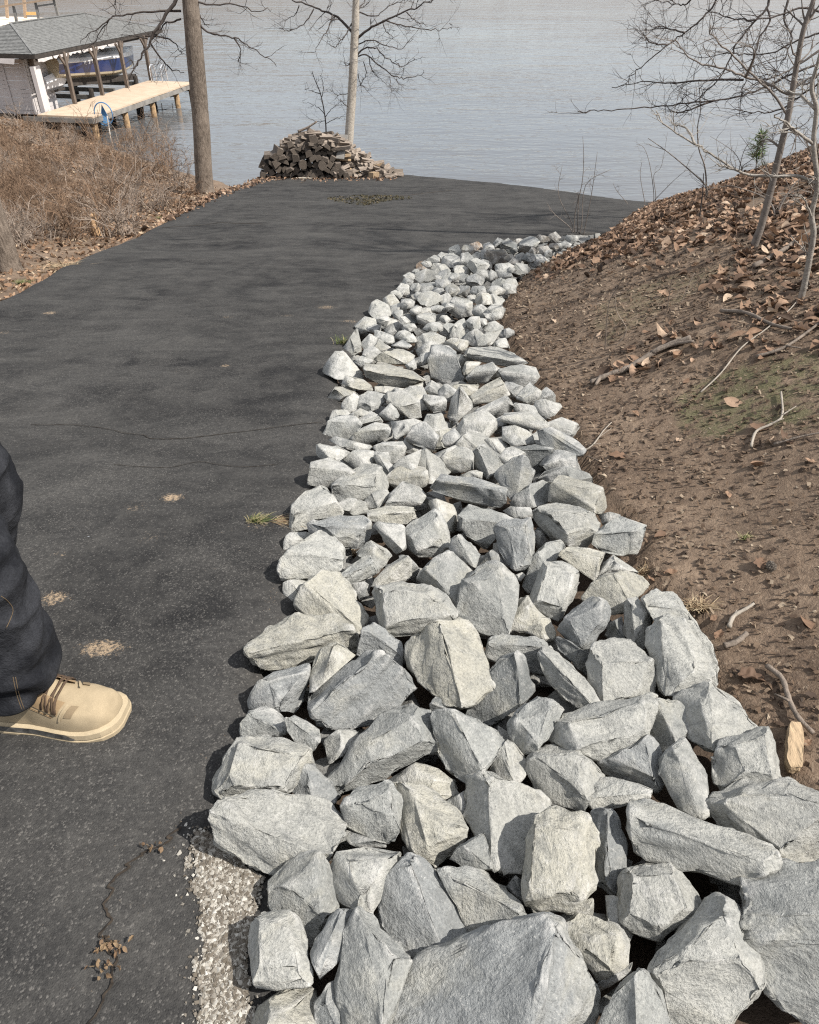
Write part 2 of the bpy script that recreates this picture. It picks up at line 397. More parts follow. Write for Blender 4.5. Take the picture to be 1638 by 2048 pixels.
# ================================================================ driveway
dy_rows = lines((-12,-1,0.5),(-1,8,0.04),(8,22.6,0.08))
rows = []
NC = 140
for y in dy_rows:
    xl = float(XL(y)) + 0.05 * float(n2(np.array([0.0]), np.array([y]), 1.3, 3, 9.)[0])
    xr_ = float(XR(y)); xr_ += 0.035 * float(n2(np.array([5.0]), np.array([y]), 3.0, 3, 2.)[0]) + (0.05 if y < _yend else 0.5)
    # far edge
    xs = np.linspace(-6, 14, 400); ok = YF(xs) + 0.08 * n2(xs, xs * 0, 1.5, 3) > y
    xs_ok = xs[ok & (xs > xl)]
    if len(xs_ok) == 0: continue
    xr_ = min(xr_, xs_ok.max())
    if xr_ - xl < 0.1: continue
    rows.append((y, xl, xr_))
V = []; 
for (y, xl, xr_) in rows:
    u = np.linspace(0, 1, NC); x = xl + (xr_ - xl) * u
    z = Pz(y) + 0.012 * n2(x, np.full(NC, y), 0.9, 2) + 0.002 * n2(x, np.full(NC, y), 14.0, 2, 4.)
    z = z - 0.03 * np.exp(-(x - xl) / 0.05) - 0.03 * np.exp(-(xr_ - x) / 0.04)
    sk = np.array([[xl - 0.01, y, z[0] - 0.12]]); sk2 = np.array([[xr_ + 0.01, y, z[-1] - 0.12]])
    V.append(np.vstack([sk, np.stack([x, np.full(NC, y), z], -1), sk2]))
nr = len(V); W_ = NC + 2; idx = np.arange(nr * W_).reshape(nr, W_)
DF = np.stack([idx[:-1,:-1], idx[:-1,1:], idx[1:,1:], idx[1:,:-1]], -1).reshape(-1, 4)
driveway = obj('driveway', mesh_np('driveway', np.vstack(V), DF, M_ASPH, True)); tag(driveway, kind='structure')
def onroad(px, py, off=0.0): return hitP(px, py, off)

# ================================================================ water and far shore
wx = np.array([-900., -80, -30, 30, 80, 900]); wy = np.array([-60., 10, 30, 60, 120, 420.])
WX, WY = np.meshgrid(wx, wy); idx = np.arange(36).reshape(6, 6)
water = obj('lake_water', mesh_np('lake_water', np.stack([WX, WY, np.full_like(WX, -0.45)], -1).reshape(-1, 3),
            np.stack([idx[:-1,:-1], idx[:-1,1:], idx[1:,1:], idx[1:,:-1]], -1).reshape(-1, 4), M_WATER)); tag(water, kind='structure')
M_FAR = plain('far_woods', (0.105, 0.088, 0.062), 0.95, 0.3, 0.15)
hx = np.linspace(-620, 520, 400); hy = np.linspace(300, 470, 14)
HX, HY = np.meshgrid(hx, hy); t = (HY - 300) / 170
hh = (24 + 8 * n2(HX, HY * 0, 0.006, 2)) * sstep(60, -170, HX) + 1.5
HZ = hh * np.sqrt(np.clip(t * 2.2, 0, 1)) + (3.0 + 2.0 * t) * n2(HX, HY, 0.11, 3) * (t > 0.02) - 1 + 4.0 * (t > 0.02)
idx = np.arange(HX.size).reshape(HX.shape)
hills = obj('hills', mesh_np('hills', np.stack([HX, HY, HZ], -1).reshape(-1, 3),
            np.stack([idx[:-1,:-1], idx[:-1,1:], idx[1:,1:], idx[1:,:-1]], -1).reshape(-1, 4), M_FAR)); tag(hills, kind='structure')

# ================================================================ riprap rocks
def mat_rock():
    m = NT('quarried_rock'); oi = m.n('ObjectInfo')
    off = m.n('CombineXYZ', i0=m.math('MULTIPLY', oi.outputs['Random'], 37.0), i1=m.math('MULTIPLY', oi.outputs['Random'], 91.0), i2=m.math('MULTIPLY', oi.outputs['Random'], 53.0))
    rot = m.n('CombineXYZ', i0=m.math('MULTIPLY', oi.outputs['Random'], 19.0), i1=m.math('MULTIPLY', oi.outputs['Random'], 7.0), i2=m.math('MULTIPLY', oi.outputs['Random'], 29.0))
    c = m.coord('Object', loc=off); cs = m.coord('Object', loc=off, rot=rot.outputs[0]); 
    gr = m.n('Mapping', i0=cs); gr.inputs['Scale'].default_value = (1, 1, 2.6)
    base = oi.outputs['Color']
    a = m.noise(c, 7.0, 4, 0.6, 0.4)
    warm = m.mix(0.5, base, (0.43, 0.41, 0.34)); cool = m.mix(0.55, base, (0.205, 0.215, 0.215))
    col = m.mix(m.ramp(a, [(0.52, 0.0), (0.68, 1.0)]), base, warm)
    col = m.mix(m.ramp(m.noise(c, 5.0, 4, 0.6, 0.7), [(0.52, 0.0), (0.70, 0.9)]), col, cool)
    g = m.noise(gr.outputs[0], 20.0, 6, 0.72, 0.3)
    col = m.mix(m.ramp(g, [(0.34, 0.85), (0.54, 0.0)]), col, m.mix(0.6, col, (0.125, 0.132, 0.132)))
    f = m.noise(c, 170.0, 4, 0.75)
    col = m.mix(m.ramp(f, [(0.34, 0.75), (0.49, 0.0)]), col, m.mix(0.6, col, (0.075, 0.078, 0.078)))
    col = m.mix(m.ramp(f, [(0.58, 0.0), (0.72, 0.65)]), col, (0.56, 0.55, 0.51))
    # bruised, paler arrises and thin veins
    pt = m.n('NewGeometry').outputs['Pointiness']
    edge = m.math('MULTIPLY', m.ramp(pt, [(0.512, 0.0), (0.56, 1.0)]), m.ramp(m.noise(c, 30.0, 3, 0.7), [(0.4, 0.15), (0.6, 0.8)]))
    col = m.mix(m.math('MULTIPLY', edge, 0.75), col, (0.56, 0.55, 0.52))
    vn = m.noise(c, 6.5, 5, 0.65, 0.9)
    vein = m.ramp(m.math('ABSOLUTE', m.math('SUBTRACT', vn, 0.5)), [(0.0, 1.0), (0.008, 0.0)])
    col = m.mix(m.math('MULTIPLY', vein, 0.35), col, (0.52, 0.51, 0.48))
    h = m.math('ADD', m.math('MULTIPLY', g, 1.0), m.math('MULTIPLY', f, 0.35))
    h = m.math('ADD', h, m.math('MULTIPLY', m.noise(c, 55.0, 4, 0.7), 0.8))
    return m.done(col, 0.9, m.bump(h, 0.8, 0.013), 0.2)
M_ROCK = mat_rock()
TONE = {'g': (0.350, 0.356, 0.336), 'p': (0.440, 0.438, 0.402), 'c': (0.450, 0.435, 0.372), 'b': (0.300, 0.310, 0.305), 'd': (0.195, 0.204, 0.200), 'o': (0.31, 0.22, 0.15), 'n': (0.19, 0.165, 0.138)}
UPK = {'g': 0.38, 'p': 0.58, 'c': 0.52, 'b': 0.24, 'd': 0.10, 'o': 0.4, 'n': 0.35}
KROP = {'A': (400,1400,2.34), 'B': (1000,1400,2.5674), 'C': (450,950,2.978), 'D': (950,950,2.978), 'E': (580,650,2.4448), 'F': (650,440,2.978), 'G': (1200,950,2.925), 'P': (0,0,1)}
ROCKS = """
A p 175,175 230,165 300,180 400,185 520,240 530,300 430,310 430,430 240,415 110,470 65,420 70,380 130,290 | 180,205 480,260 400,410 110,400
A g 190,110 230,50 310,35 390,75 405,150 300,180 190,165 | 240,70 330,120
A g 400,90 440,70 560,140 565,180 530,240 440,190 410,160 | 430,100 530,180
A b 420,350 480,300 540,310 600,370 665,465 640,480 500,470 425,430 | 500,330 520,430
A p 60,520 110,485 230,420 350,420 470,465 600,475 680,540 675,610 580,750 460,705 340,815 230,775 90,660 60,580 | 110,545 450,680
A g 320,850 440,730 500,705 570,730 620,810 650,970 560,1060 510,1150 470,1030 400,990 315,980 | 410,870 545,750 560,1010
A p 585,190 650,140 740,125 745,180 640,280 605,295 600,240 |
A g 800,130 840,60 960,25 1080,50 1140,190 1100,230 860,370 770,390 660,440 600,350 700,290 770,210 | 790,200 990,90 1050,190 780,310
A g 1085,55 1180,55 1300,100 1435,165 1420,210 1310,340 1240,390 1150,320 1110,240 1100,150 | 1200,100 1310,300
A p 1440,185 1475,200 1540,310 1490,400 1360,340 1390,260 | 1425,230 1460,350
A c 880,370 1010,300 1110,330 1220,400 1210,440 1130,470 1000,400 |
A g 665,500 740,410 850,380 900,400 960,510 930,620 880,680 800,640 690,585 | 740,480 890,430 910,570
A c 900,385 990,385 1110,450 1210,540 1245,600 1220,680 1100,775 1010,720 940,620 960,510 | 1000,450 1190,610 1070,700
A b 1140,470 1240,430 1260,560 1180,530 |
A p 1245,440 1260,370 1320,340 1440,380 1500,400 1620,480 1630,520 1530,640 1510,700 1510,800 1400,790 1350,730 1345,640 1270,590 1245,530 | 1350,440 1360,640
A g 1165,745 1220,680 1330,620 1345,690 1370,785 1250,795 | 1240,690 1330,760
A p 610,780 640,720 780,685 960,720 900,800 840,900 810,990 730,980 660,940 650,830 | 690,750 880,745 760,940
A b 840,930 880,840 980,730 1040,745 1110,830 1180,910 1270,1020 1275,1090 1160,1170 1000,1250 970,1160 920,1090 830,1000 | 1000,800 1110,1100
A g 1115,800 1180,785 1320,800 1430,870 1530,1005 1400,1060 1270,1090 1250,1000 1170,900 | 1200,840 1430,960
A p 240,1050 290,995 390,990 450,1040 500,1120 510,1320 440,1330 260,1340 235,1180 | 280,1040 420,1060 470,1290 270,1290
A b 525,1180 580,1070 640,985 690,975 720,1000 680,1090 680,1190 560,1310 | 650,1020 570,1210
A g 680,1090 740,985 800,1010 850,1060 940,1140 990,1220 920,1370 870,1540 670,1540 655,1400 680,1250 | 770,1050 910,1200 850,1500
P b 782,2060 800,1985 850,1925 940,1885 1085,1830 1115,1850 1160,1920 1185,1975 1180,2060 1100,2120 850,2130 | 1105,1880 1055,2080
A c 200,1530 260,1440 400,1360 520,1340 545,1400 530,1600 220,1620 |
A d 540,1420 600,1340 660,1310 655,1400 660,1516 640,1600 540,1580 |
A d 665,640 690,600 800,650 880,685 720,695 |
B c 130,720 190,610 260,565 330,590 450,610 495,690 500,760 470,960 380,1070 300,1080 200,1085 140,1050 125,900 | 180,650 410,670 390,1000 150,1000
B b 455,600 500,565 570,565 620,640 640,740 630,900 590,985 480,950 500,750 | 550,620 550,880
B c 270,1130 400,1080 470,1020 515,1110 500,1140 420,1125 330,1180 |
B p 680,510 760,520 1000,600 1130,640 1390,760 1410,830 1260,925 1180,915 1000,880 880,855 790,840 700,780 710,680 | 720,620 1360,830
B p 620,920 660,870 760,830 860,850 930,890 1000,990 1030,1050 1010,1110 940,1150 820,1220 690,1190 630,1130 620,1020 | 680,900 880,890 950,1060 820,1140 670,1090
B g 540,1010 570,980 625,990 630,1160 690,1210 660,1260 560,1150 |
B c 320,1180 410,1105 500,1110 580,1160 650,1230 665,1260 640,1350 600,1400 510,1425 440,1350 | 490,1190 600,1210 560,1370 460,1290
B p 760,1410 830,1330 900,1230 980,1140 1060,1040 1130,1020 1210,1060 1250,1110 1260,1230 1300,1350 1370,1460 1300,1550 1150,1660 900,1690 830,1560 | 1150,1090 1240,1330 900,1340
B g 1250,900 1320,870 1500,830 1638,835 1800,860 1850,1300 1800,1640 1600,1680 1530,1640 1400,1480 1330,1380 1245,1210 1250,1080 1280,1040 | 1270,1180 1760,1190
B g 510,1664 560,1570 640,1440 700,1385 760,1410 810,1500 880,1660 860,1780 520,1780 | 690,1420 700,1700
B d 290,1664 350,1600 400,1580 440,1620 460,1664 420,1740 310,1740 |
B d 470,1490 560,1400 680,1345 670,1400 560,1470 480,1505 |
B p 1075,530 1110,480 1320,410 1420,410 1560,440 1638,460 1760,520 1780,700 1700,820 1600,845 1420,840 1390,760 1130,640 | 1130,510 1410,450 1700,560 1440,780
B p 1085,310 1140,220 1230,180 1320,145 1370,150 1400,220 1415,330 1440,410 1300,415 1150,465 1110,420 | 1200,230 1360,180 1390,390 1290,390
B g 805,330 860,265 950,210 1000,290 1060,370 1065,590 1010,600 920,555 890,470 830,390 | 900,270 1020,560
B g 760,170 790,70 800,0 870,-10 930,10 975,90 960,190 900,210 830,260 | 820,40 900,200
B p 235,180 330,70 480,30 720,-20 790,-30 800,60 760,170 740,170 540,310 430,280 370,230 250,210 | 350,110 770,0 730,170 400,240
B p 150,290 240,250 380,245 460,320 540,390 490,410 460,500 420,580 300,540 200,490 150,370 | 200,300 380,280 430,480
B b 515,310 590,260 730,165 780,200 840,330 840,430 790,465 740,400 640,395 540,370 | 580,300 740,200 790,400
B p 460,480 510,390 640,410 780,460 760,510 680,510 500,565 455,530 | 500,500 740,480
B g 40,120 100,50 180,-20 260,10 330,50 240,110 240,200 180,265 110,265 60,190 | 90,100 250,50 190,220
B d 30,960 80,900 120,930 130,1050 70,1000 |
C p 390,250 400,180 480,100 560,65 610,80 620,150 690,200 690,250 620,260 500,280 490,320 385,335 | 420,230 620,170
C p 640,165 740,140 830,165 850,210 800,245 700,240 |
C p 830,160 870,95 960,95 980,120 950,190 850,200 |
C p 950,190 990,110 1060,40 1140,60 1200,120 1160,190 1030,200 | 980,170 1150,160
C b 490,285 560,270 690,245 820,240 870,290 860,340 820,430 690,440 600,340 510,360 | 590,310 840,300 810,370 690,390
C c 850,210 960,190 1130,195 1145,240 1080,290 920,285 860,280 | 880,240 1110,220
C g 1040,360 1120,270 1250,210 1290,240 1330,370 1340,440 1260,490 1150,490 1090,430 | 1110,370 1260,250 1290,410 1140,450
C g 890,310 920,285 1040,290 1070,310 1040,370 1080,440 1020,470 980,440 930,370 | 920,310 1050,440
C c 1205,160 1260,140 1360,180 1390,230 1390,310 1330,360 1300,250 1230,210 |
C p 345,400 380,345 500,340 510,360 400,440 350,455 |
C p 330,510 380,450 500,370 580,335 650,370 700,440 710,490 690,560 600,590 520,610 340,630 | 370,470 690,500
C p 345,640 400,615 500,610 530,620 450,680 415,760 370,770 |
C c 410,800 470,660 580,580 610,570 680,600 770,690 840,830 830,890 785,945 700,890 620,840 520,840 | 500,660 790,900
C g 660,600 730,550 800,500 860,490 910,560 910,590 830,630 740,645 | 700,610 880,530
C g 780,460 870,390 950,440 990,480 960,530 920,570 870,490 |
C c 870,660 920,610 960,540 1070,475 1110,510 1110,620 1000,650 900,680 | 900,640 1080,500
C d 1030,475 1090,480 1160,560 1130,640 1110,640 1070,560 |
C p 880,710 900,660 1000,640 1120,635 1280,680 1340,750 1375,840 1360,880 1200,850 1090,910 1000,970 940,930 920,830 | 930,690 1260,710 1340,830 970,880
C d 740,650 830,635 860,660 860,720 800,750 |
C g 1150,620 1210,530 1300,465 1380,480 1480,570 1400,640 1420,720 1370,790 1330,740 1240,680 | 1200,560 1380,760
C c 125,1030 200,980 270,900 440,825 520,850 640,840 740,900 800,1020 780,1050 560,1060 400,1120 260,1170 160,1120 | 180,1050 700,930
C c 500,1170 560,1060 600,1020 660,995 780,1075 700,1140 560,1260 510,1290 | 640,1030 570,1230
C b 495,1330 600,1240 690,1150 860,1060 950,1080 1060,1160 1130,1270 1060,1340 960,1390 860,1480 700,1500 580,1489 540,1400 | 640,1300 860,1110
C b 790,1070 830,920 900,880 950,920 1040,1000 1060,1060 1050,1160 950,1080 860,1060 | 850,930 1030,1060
C c 1075,1010 1130,950 1270,880 1440,880 1530,970 1540,1120 1580,1270 1520,1330 1390,1380 1290,1350 1230,1270 1130,1180 1100,1100 | 1290,930 1400,1330
C b 140,1340 200,1240 290,1180 430,1140 490,1140 495,1270 460,1360 420,1420 300,1410 150,1390 | 250,1220 460,1180 330,1370
C d 1220,1370 1260,1320 1390,1380 1420,1489 1230,1440 |
C g 1350,380 1400,355 1450,400 1520,470 1490,550 1400,500 1340,460 | 1390,380 1470,520
D g -90,220 -50,180 80,200 240,260 110,310 100,400 60,440 -40,370 -90,320 | -60,260 120,280
D b 110,310 240,260 330,260 350,330 355,470 345,550 230,580 190,540 150,450 | 190,320 300,290 330,520 250,550
D p 340,215 410,190 480,170 620,190 720,240 745,290 730,340 660,435 520,395 450,385 420,330 | 420,220 660,230 690,320 560,360
D c 455,60 480,10 560,20 760,70 780,190 740,230 590,200 450,160 | 480,50 740,100 720,200
D g 700,410 720,350 780,300 860,245 1020,300 980,340 985,420 960,460 880,475 760,455 | 760,360 990,330
D d 740,240 800,220 870,240 760,300 |
D p 330,760 370,680 390,560 420,510 480,510 600,560 625,600 600,690 540,800 500,870 410,830 350,790 | 420,550 600,590 520,790 370,740
D g 280,660 340,560 350,480 430,410 500,385 540,420 500,480 420,510 390,560 360,690 330,690 |
D c 490,480 530,440 570,420 770,465 750,540 710,630 640,560 560,520 | 540,450 740,490
D p 720,610 760,520 830,470 900,495 960,540 980,600 900,570 830,590 |
D c 640,720 690,650 780,600 890,560 960,590 1025,655 960,720 890,720 880,810 830,830 790,770 740,740 640,740 | 840,610 900,720
D b 490,920 560,830 680,740 780,760 800,810 770,910 720,990 680,1060 580,1010 | 560,860 740,780 760,860 640,1010
D p 890,740 960,720 1000,780 1060,850 1060,910 1000,1030 920,1000 885,950 890,830 | 920,760 1010,830 960,980
D d 770,960 810,880 880,840 890,950 900,1000 800,980 |
D p 1000,740 1060,690 1180,710 1250,790 1300,880 1380,980 1420,1040 1440,1140 1430,1260 1380,1240 1300,1000 1190,850 1100,840 1060,850 | 1050,780 1200,800
D p 1030,970 1090,880 1140,830 1240,870 1270,990 1330,1080 1420,1180 1380,1250 1210,1310 1130,1320 1110,1230 1060,1110 | 1110,880 1230,900 1330,1150 1160,1280
D p 670,1120 700,1030 760,980 840,985 950,1010 1050,1110 1075,1170 1070,1260 1060,1300 740,1350 720,1250 | 720,1070 900,1020 1040,1150 1030,1270 770,1310
D p 400,1010 450,1030 560,1110 640,1190 730,1350 690,1370 600,1390 530,1330 450,1250 410,1180 380,1080 | 430,1080 690,1360
D d 470,970 500,960 680,1070 700,1200 650,1190 560,1090 500,1040 |
D g 50,1100 100,990 170,950 230,980 330,970 420,1000 390,1080 400,1180 320,1170 260,1050 130,1110 | 120,1010 390,1020
D d 0,1420 60,1200 130,1110 250,1050 300,1130 360,1290 300,1350 100,1489 0,1500 -60,1420 | 240,1080 270,1310
D g -90,720 -80,620 20,560 130,505 190,570 270,650 240,760 200,940 80,950 -30,900 -110,860 | 0,640 130,590 170,850
D c 220,840 240,750 290,710 330,760 400,840 440,880 400,960 350,950 230,960 210,900 |
D c 275,890 370,860 440,850 480,940 460,1000 380,960 300,940 |
D c 230,600 280,580 300,600 270,640 |
D d 20,540 60,470 110,440 190,540 130,520 |
D d 350,340 370,300 410,320 450,385 370,460 |
D g 210,190 240,110 330,60 400,40 455,60 450,160 340,190 280,190 |
D g 360,40 420,-20 560,-50 680,-10 720,60 560,20 480,10 |
D g 160,210 220,190 330,190 350,260 240,260 |
G p 430,1310 560,1230 650,1220 720,1280 850,1390 915,1480 700,1550 680,1620 600,1590 520,1540 520,1430 490,1360 | 640,1270 600,1340 650,1560
E p 115,640 120,585 190,580 300,620 250,650 240,670 |
E p 85,780 100,680 200,650 260,680 310,720 210,760 190,800 | 120,700 280,720
E p 205,840 210,780 290,720 370,685 440,700 470,760 480,820 400,810 350,855 220,850 | 230,780 430,720 440,790
E p 250,660 310,620 400,605 415,680 330,710 290,700 |
E g 180,560 230,545 330,590 400,590 410,610 300,620 |
E g 160,550 190,470 240,440 320,450 350,490 300,520 295,560 260,570 180,560 | 200,470 320,480
E p 190,460 210,415 250,410 290,430 320,450 240,440 |
E g 300,560 330,510 420,475 480,490 495,540 440,560 400,590 320,580 | 330,520 470,510
E g 410,600 450,570 550,570 565,600 540,660 500,680 430,640 | 440,590 550,600
E g 410,640 440,630 500,680 520,730 510,785 480,780 460,700 |
E p 500,690 560,640 640,610 620,700 590,720 540,730 |
E p 590,690 620,640 660,605 710,640 785,720 720,775 640,770 600,730 | 660,620 680,760
E p 700,630 810,585 830,595 740,660 |
E p 750,640 820,595 890,620 900,710 790,725 755,680 | 770,650 890,660
E b 690,800 740,735 900,750 1060,800 1050,870 1020,895 860,850 700,820 | 735,760 1050,815
E p 810,740 900,710 945,720 940,760 |
E g 895,620 930,590 980,600 1065,670 1010,720 960,750 940,710 910,700 | 920,610 980,740
E b 1000,740 1080,660 1130,640 1160,650 1190,720 1180,780 1120,850 1080,850 1050,790 | 1140,650 1110,840
E d 1080,610 1200,590 1300,600 1300,660 1240,730 1195,740 1160,650 1090,640 | 1100,610 1290,610
E b 1210,520 1280,500 1370,540 1440,610 1420,640 1300,650 1295,600 1230,585 | 1260,520 1420,620
E g 1030,500 1100,490 1190,530 1210,580 1080,590 1030,550 |
E p 1020,470 1040,435 1140,430 1200,425 1270,480 1270,500 1200,520 1100,490 | 1050,450 1250,490
E p 820,500 850,440 960,420 1010,460 1015,510 960,560 890,600 830,560 | 850,460 1000,480 960,540 850,530
E b 740,590 750,540 810,500 830,560 880,600 800,590 |
E p 640,510 670,440 740,435 775,510 740,540 650,520 |
E b 560,560 600,500 650,470 650,520 730,540 700,610 630,600 | 590,530 710,560
E g 490,470 600,460 640,465 570,540 510,560 |
E c 500,560 520,520 560,520 550,570 |
E g 765,450 790,360 830,300 890,380 900,400 840,430 800,490 | 830,310 820,460
E c 885,350 950,300 1030,255 1060,320 1070,340 960,385 900,390 | 920,350 1040,290
E c 750,340 790,290 940,290 880,350 870,320 |
E g 940,400 980,380 1060,340 1100,400 1060,440 990,470 900,420 |
E p 1105,360 1140,310 1170,280 1230,320 1210,380 1180,390 |
E d 1210,380 1215,340 1250,300 1290,330 1310,370 1260,405 |
E g 1100,380 1250,400 1250,450 1200,425 1090,430 |
E g 1020,220 1100,190 1200,210 1220,250 1180,300 1110,340 1060,290 | 1060,230 1190,240
E g 865,260 910,200 990,180 1015,220 960,280 880,290 | 900,230 1000,220
E b 685,260 680,180 690,100 740,90 810,130 840,230 845,280 750,295 | 700,130 815,150
E c 365,190 480,190 600,230 655,270 570,300 480,300 370,260 | 390,225 630,270
E c 410,170 450,130 550,120 610,150 580,190 500,190 |
E p 850,150 880,110 990,105 1100,140 1155,185 1100,210 1000,190 900,170 | 880,140 1120,180
E c 840,220 860,180 940,180 900,210 870,250 |
E p 150,230 220,130 270,130 300,200 370,260 300,270 220,265 | 250,140 230,250
E c 255,290 270,250 360,270 405,300 400,330 310,310 |
E c 180,355 220,300 290,305 330,330 290,345 240,375 |
E p 240,400 300,330 340,350 320,420 290,430 |
E g 300,420 340,350 380,320 480,350 440,400 380,430 |
E g 430,440 490,380 535,420 530,460 470,470 |
E p 450,340 520,315 570,330 630,370 640,450 590,455 540,430 500,370 |
E g 630,370 650,340 760,350 770,420 690,430 |
E g 650,320 690,270 740,300 750,350 690,345 |
E c 585,340 590,300 650,280 650,320 600,345 |
E c 410,295 480,300 570,310 500,330 420,330 |
E p 260,110 300,50 330,10 340,60 350,130 300,150 |
E g 345,90 390,40 440,70 420,110 370,130 |
E c 380,150 440,70 490,110 430,140 |
E g 300,180 350,150 410,170 370,220 |
E d 455,40 470,0 530,-20 560,20 520,70 480,70 |
E p 540,70 600,40 630,80 570,95 |
E b 490,100 560,70 600,100 560,130 |
E p 615,120 620,60 690,30 760,60 750,90 690,90 650,110 |
E c 750,90 790,60 890,80 870,110 830,130 |
E p 770,60 800,0 850,-30 880,60 830,70 |
E p 895,90 960,40 1040,20 1000,80 980,100 910,100 |
E p 980,100 1030,65 1060,65 1080,120 1000,105 |
E g 620,200 640,140 690,130 690,190 640,200 |
E g 560,200 610,160 620,210 590,230 |
"""
FAR = """780,190,90,80,g 575,272,60,46,o 650,235,80,50,p 745,245,100,80,p 690,292,110,62,p 590,337,120,70,p 505,338,60,44,p 490,368,60,50,p 470,415,66,70,p 600,410,125,76,p
432,442,70,52,p 395,485,80,92,c 330,537,112,92,p 490,503,90,74,g 432,566,70,50,g 250,627,124,80,p 350,602,70,74,p 620,470,122,84,p 712,472,84,60,g 757,422,72,80,c 822,420,84,64,p 890,362,112,74,b
910,418,90,64,g 1012,422,110,62,p 950,474,100,72,c 820,522,150,130,g 672,538,110,54,g 602,592,112,74,p 652,640,110,60,g 930,545,100,84,g 1012,548,114,104,p 1002,640,112,70,p 820,302,84,62,c 842,245,84,84,g
900,275,112,76,p 852,172,66,50,c 905,157,72,54,o 970,160,64,56,g 1036,142,64,62,d 1092,165,84,84,d 1150,132,72,44,g 1202,145,124,76,b 1300,114,84,46,g 1366,104,64,54,g 1012,220,124,92,g 958,205,60,54,b 942,262,60,50,g
1062,284,94,56,p 1132,254,74,46,g 1165,222,60,46,d 1212,226,70,54,b 1245,184,60,50,c 1296,186,66,54,g 1162,292,104,64,p 1072,334,94,56,p 990,334,70,54,g 1044,378,104,54,g 938,322,66,52,p 700,380,80,56,g 540,400,60,50,g 560,450,70,54,p
730,520,70,50,p 770,350,70,56,p 660,345,60,44,p 545,310,50,36,p 610,262,60,40,g 700,215,56,40,p 1100,225,50,40,g 1360,160,60,46,g 1330,205,60,40,b 1110,300,50,36,g 880,470,60,46,p 540,540,60,46,p 470,600,60,44,p 500,640,70,50,g 710,590,60,44,p 880,610,80,80,g 940,610,60,50,p"""

def tri_subdiv(V, F):
    E = np.vstack([F[:, [0, 1]], F[:, [1, 2]], F[:, [2, 0]]]); E.sort(axis=1)
    U, inv = np.unique(E, axis=0, return_inverse=True); inv = inv.ravel()
    n = len(F); mid = (V[U[:, 0]] + V[U[:, 1]]) / 2; o = len(V)
    a, b, c = inv[:n] + o, inv[n:2*n] + o, inv[2*n:] + o
    return np.vstack([V, mid]), np.vstack([np.stack([F[:,0], a, c], 1), np.stack([F[:,1], b, a], 1), np.stack([F[:,2], c, b], 1), np.stack([a, b, c], 1)])
def hull(P):
    bm = bmesh.new()
    for p in P: bm.verts.new(p)
    r = bmesh.ops.convex_hull(bm, input=bm.verts, use_existing_faces=False)
    dead = set(g for g in r['geom_interior'] + r['geom_unused'] if isinstance(g, bmesh.types.BMVert))
    bmesh.ops.delete(bm, geom=list(dead), context='VERTS')
    bm.verts.ensure_lookup_table(); bmesh.ops.triangulate(bm, faces=bm.faces)
    bm.verts.index_update()
    V = np.array([v.co[:] for v in bm.verts]); F = np.array([[v.index for v in f.verts] for f in bm.faces])
    bm.free(); return V, F
def clip(P, n, d):
    """keep dot(p,n) <= d of the convex body spanned by P"""
    s = P @ n - d; a = P[s <= 1e-7]; b = P[s > 1e-7]
    if len(b) == 0: return P
    if len(a) < 3: return P
    sa = s[s <= 1e-7]; sb = s[s > 1e-7]
    t = (-sa[:, None]) / (sb[None, :] - sa[:, None])
    X = (a[:, None] + t[..., None] * (b[None] - a[:, None])).reshape(-1, 3)
    V, F = hull(np.vstack([a, X])); return V
def weld(V, F, eps):
    key = np.round(V / eps).astype(np.int64); _, first, inv = np.unique(key, axis=0, return_index=True, return_inverse=True); inv = inv.ravel()
    F = inv[F]; F = F[(F[:,0] != F[:,1]) & (F[:,1] != F[:,2]) & (F[:,0] != F[:,2])]
    return V[first], F
def roughen(V, F, s, seed, target):
    """split a faceted body finely, ease its arrises and break up its faces"""
    V, F = hull(V); V, F = weld(V, F, s * 0.02)
    V, F = hull(V)
    lv = 1
    while lv < 5 and np.median(np.linalg.norm(V[F[:, 0]] - V[F[:, 1]], axis=1)) > target: 
        V, F = tri_subdiv(V, F); lv += 1
    def adj(F):
        E = np.vstack([F[:, [0, 1]], F[:, [1, 2]], F[:, [2, 0]]]); return np.vstack([E, E[:, ::-1]])
    E = adj(F); cnt = np.bincount(E[:, 0], minlength=len(V)).astype(float)
    wgt = 0.42 if lv > 2 else 0.18
    for _ in range(2 if lv > 3 else 1):
        S = np.stack([np.bincount(E[:, 0], weights=V[E[:, 1], k], minlength=len(V)) for k in range(3)], 1) / np.maximum(cnt, 1)[:, None]
        V = V * (1 - wgt) + S * wgt
    fn = np.cross(V[F[:, 1]] - V[F[:, 0]], V[F[:, 2]] - V[F[:, 0]]); N = np.zeros_like(V)
    for k in range(3): np.add.at(N, F[:, k], fn)
    N /= np.maximum(np.linalg.norm(N, axis=1, keepdims=True), 1e-12)
    o = np.array([seed * 3.1, seed * 1.7, seed * 5.3]) % 97
    q = np.array(Matrix.Rotation(seed * 1.3, 3, 'X') @ Matrix.Rotation(seed * 2.1, 3, 'Z'))
    L = V @ q.T
    d = 0.050 * s * fbm(V / (0.34 * s) + o, 2)
    st = fbm(L * np.array([1, 1, 3.2]) / (0.30 * s) + o + 9, 3); d += 0.034 * s * (np.floor(st * 3.2) / 3.2 * 0.7 + st * 0.3)
    d += 0.022 * min(s, 0.2) * fbm(V / 0.024 + o, 3)
    return V + N * d[:, None], F
ROCK_LIST = []
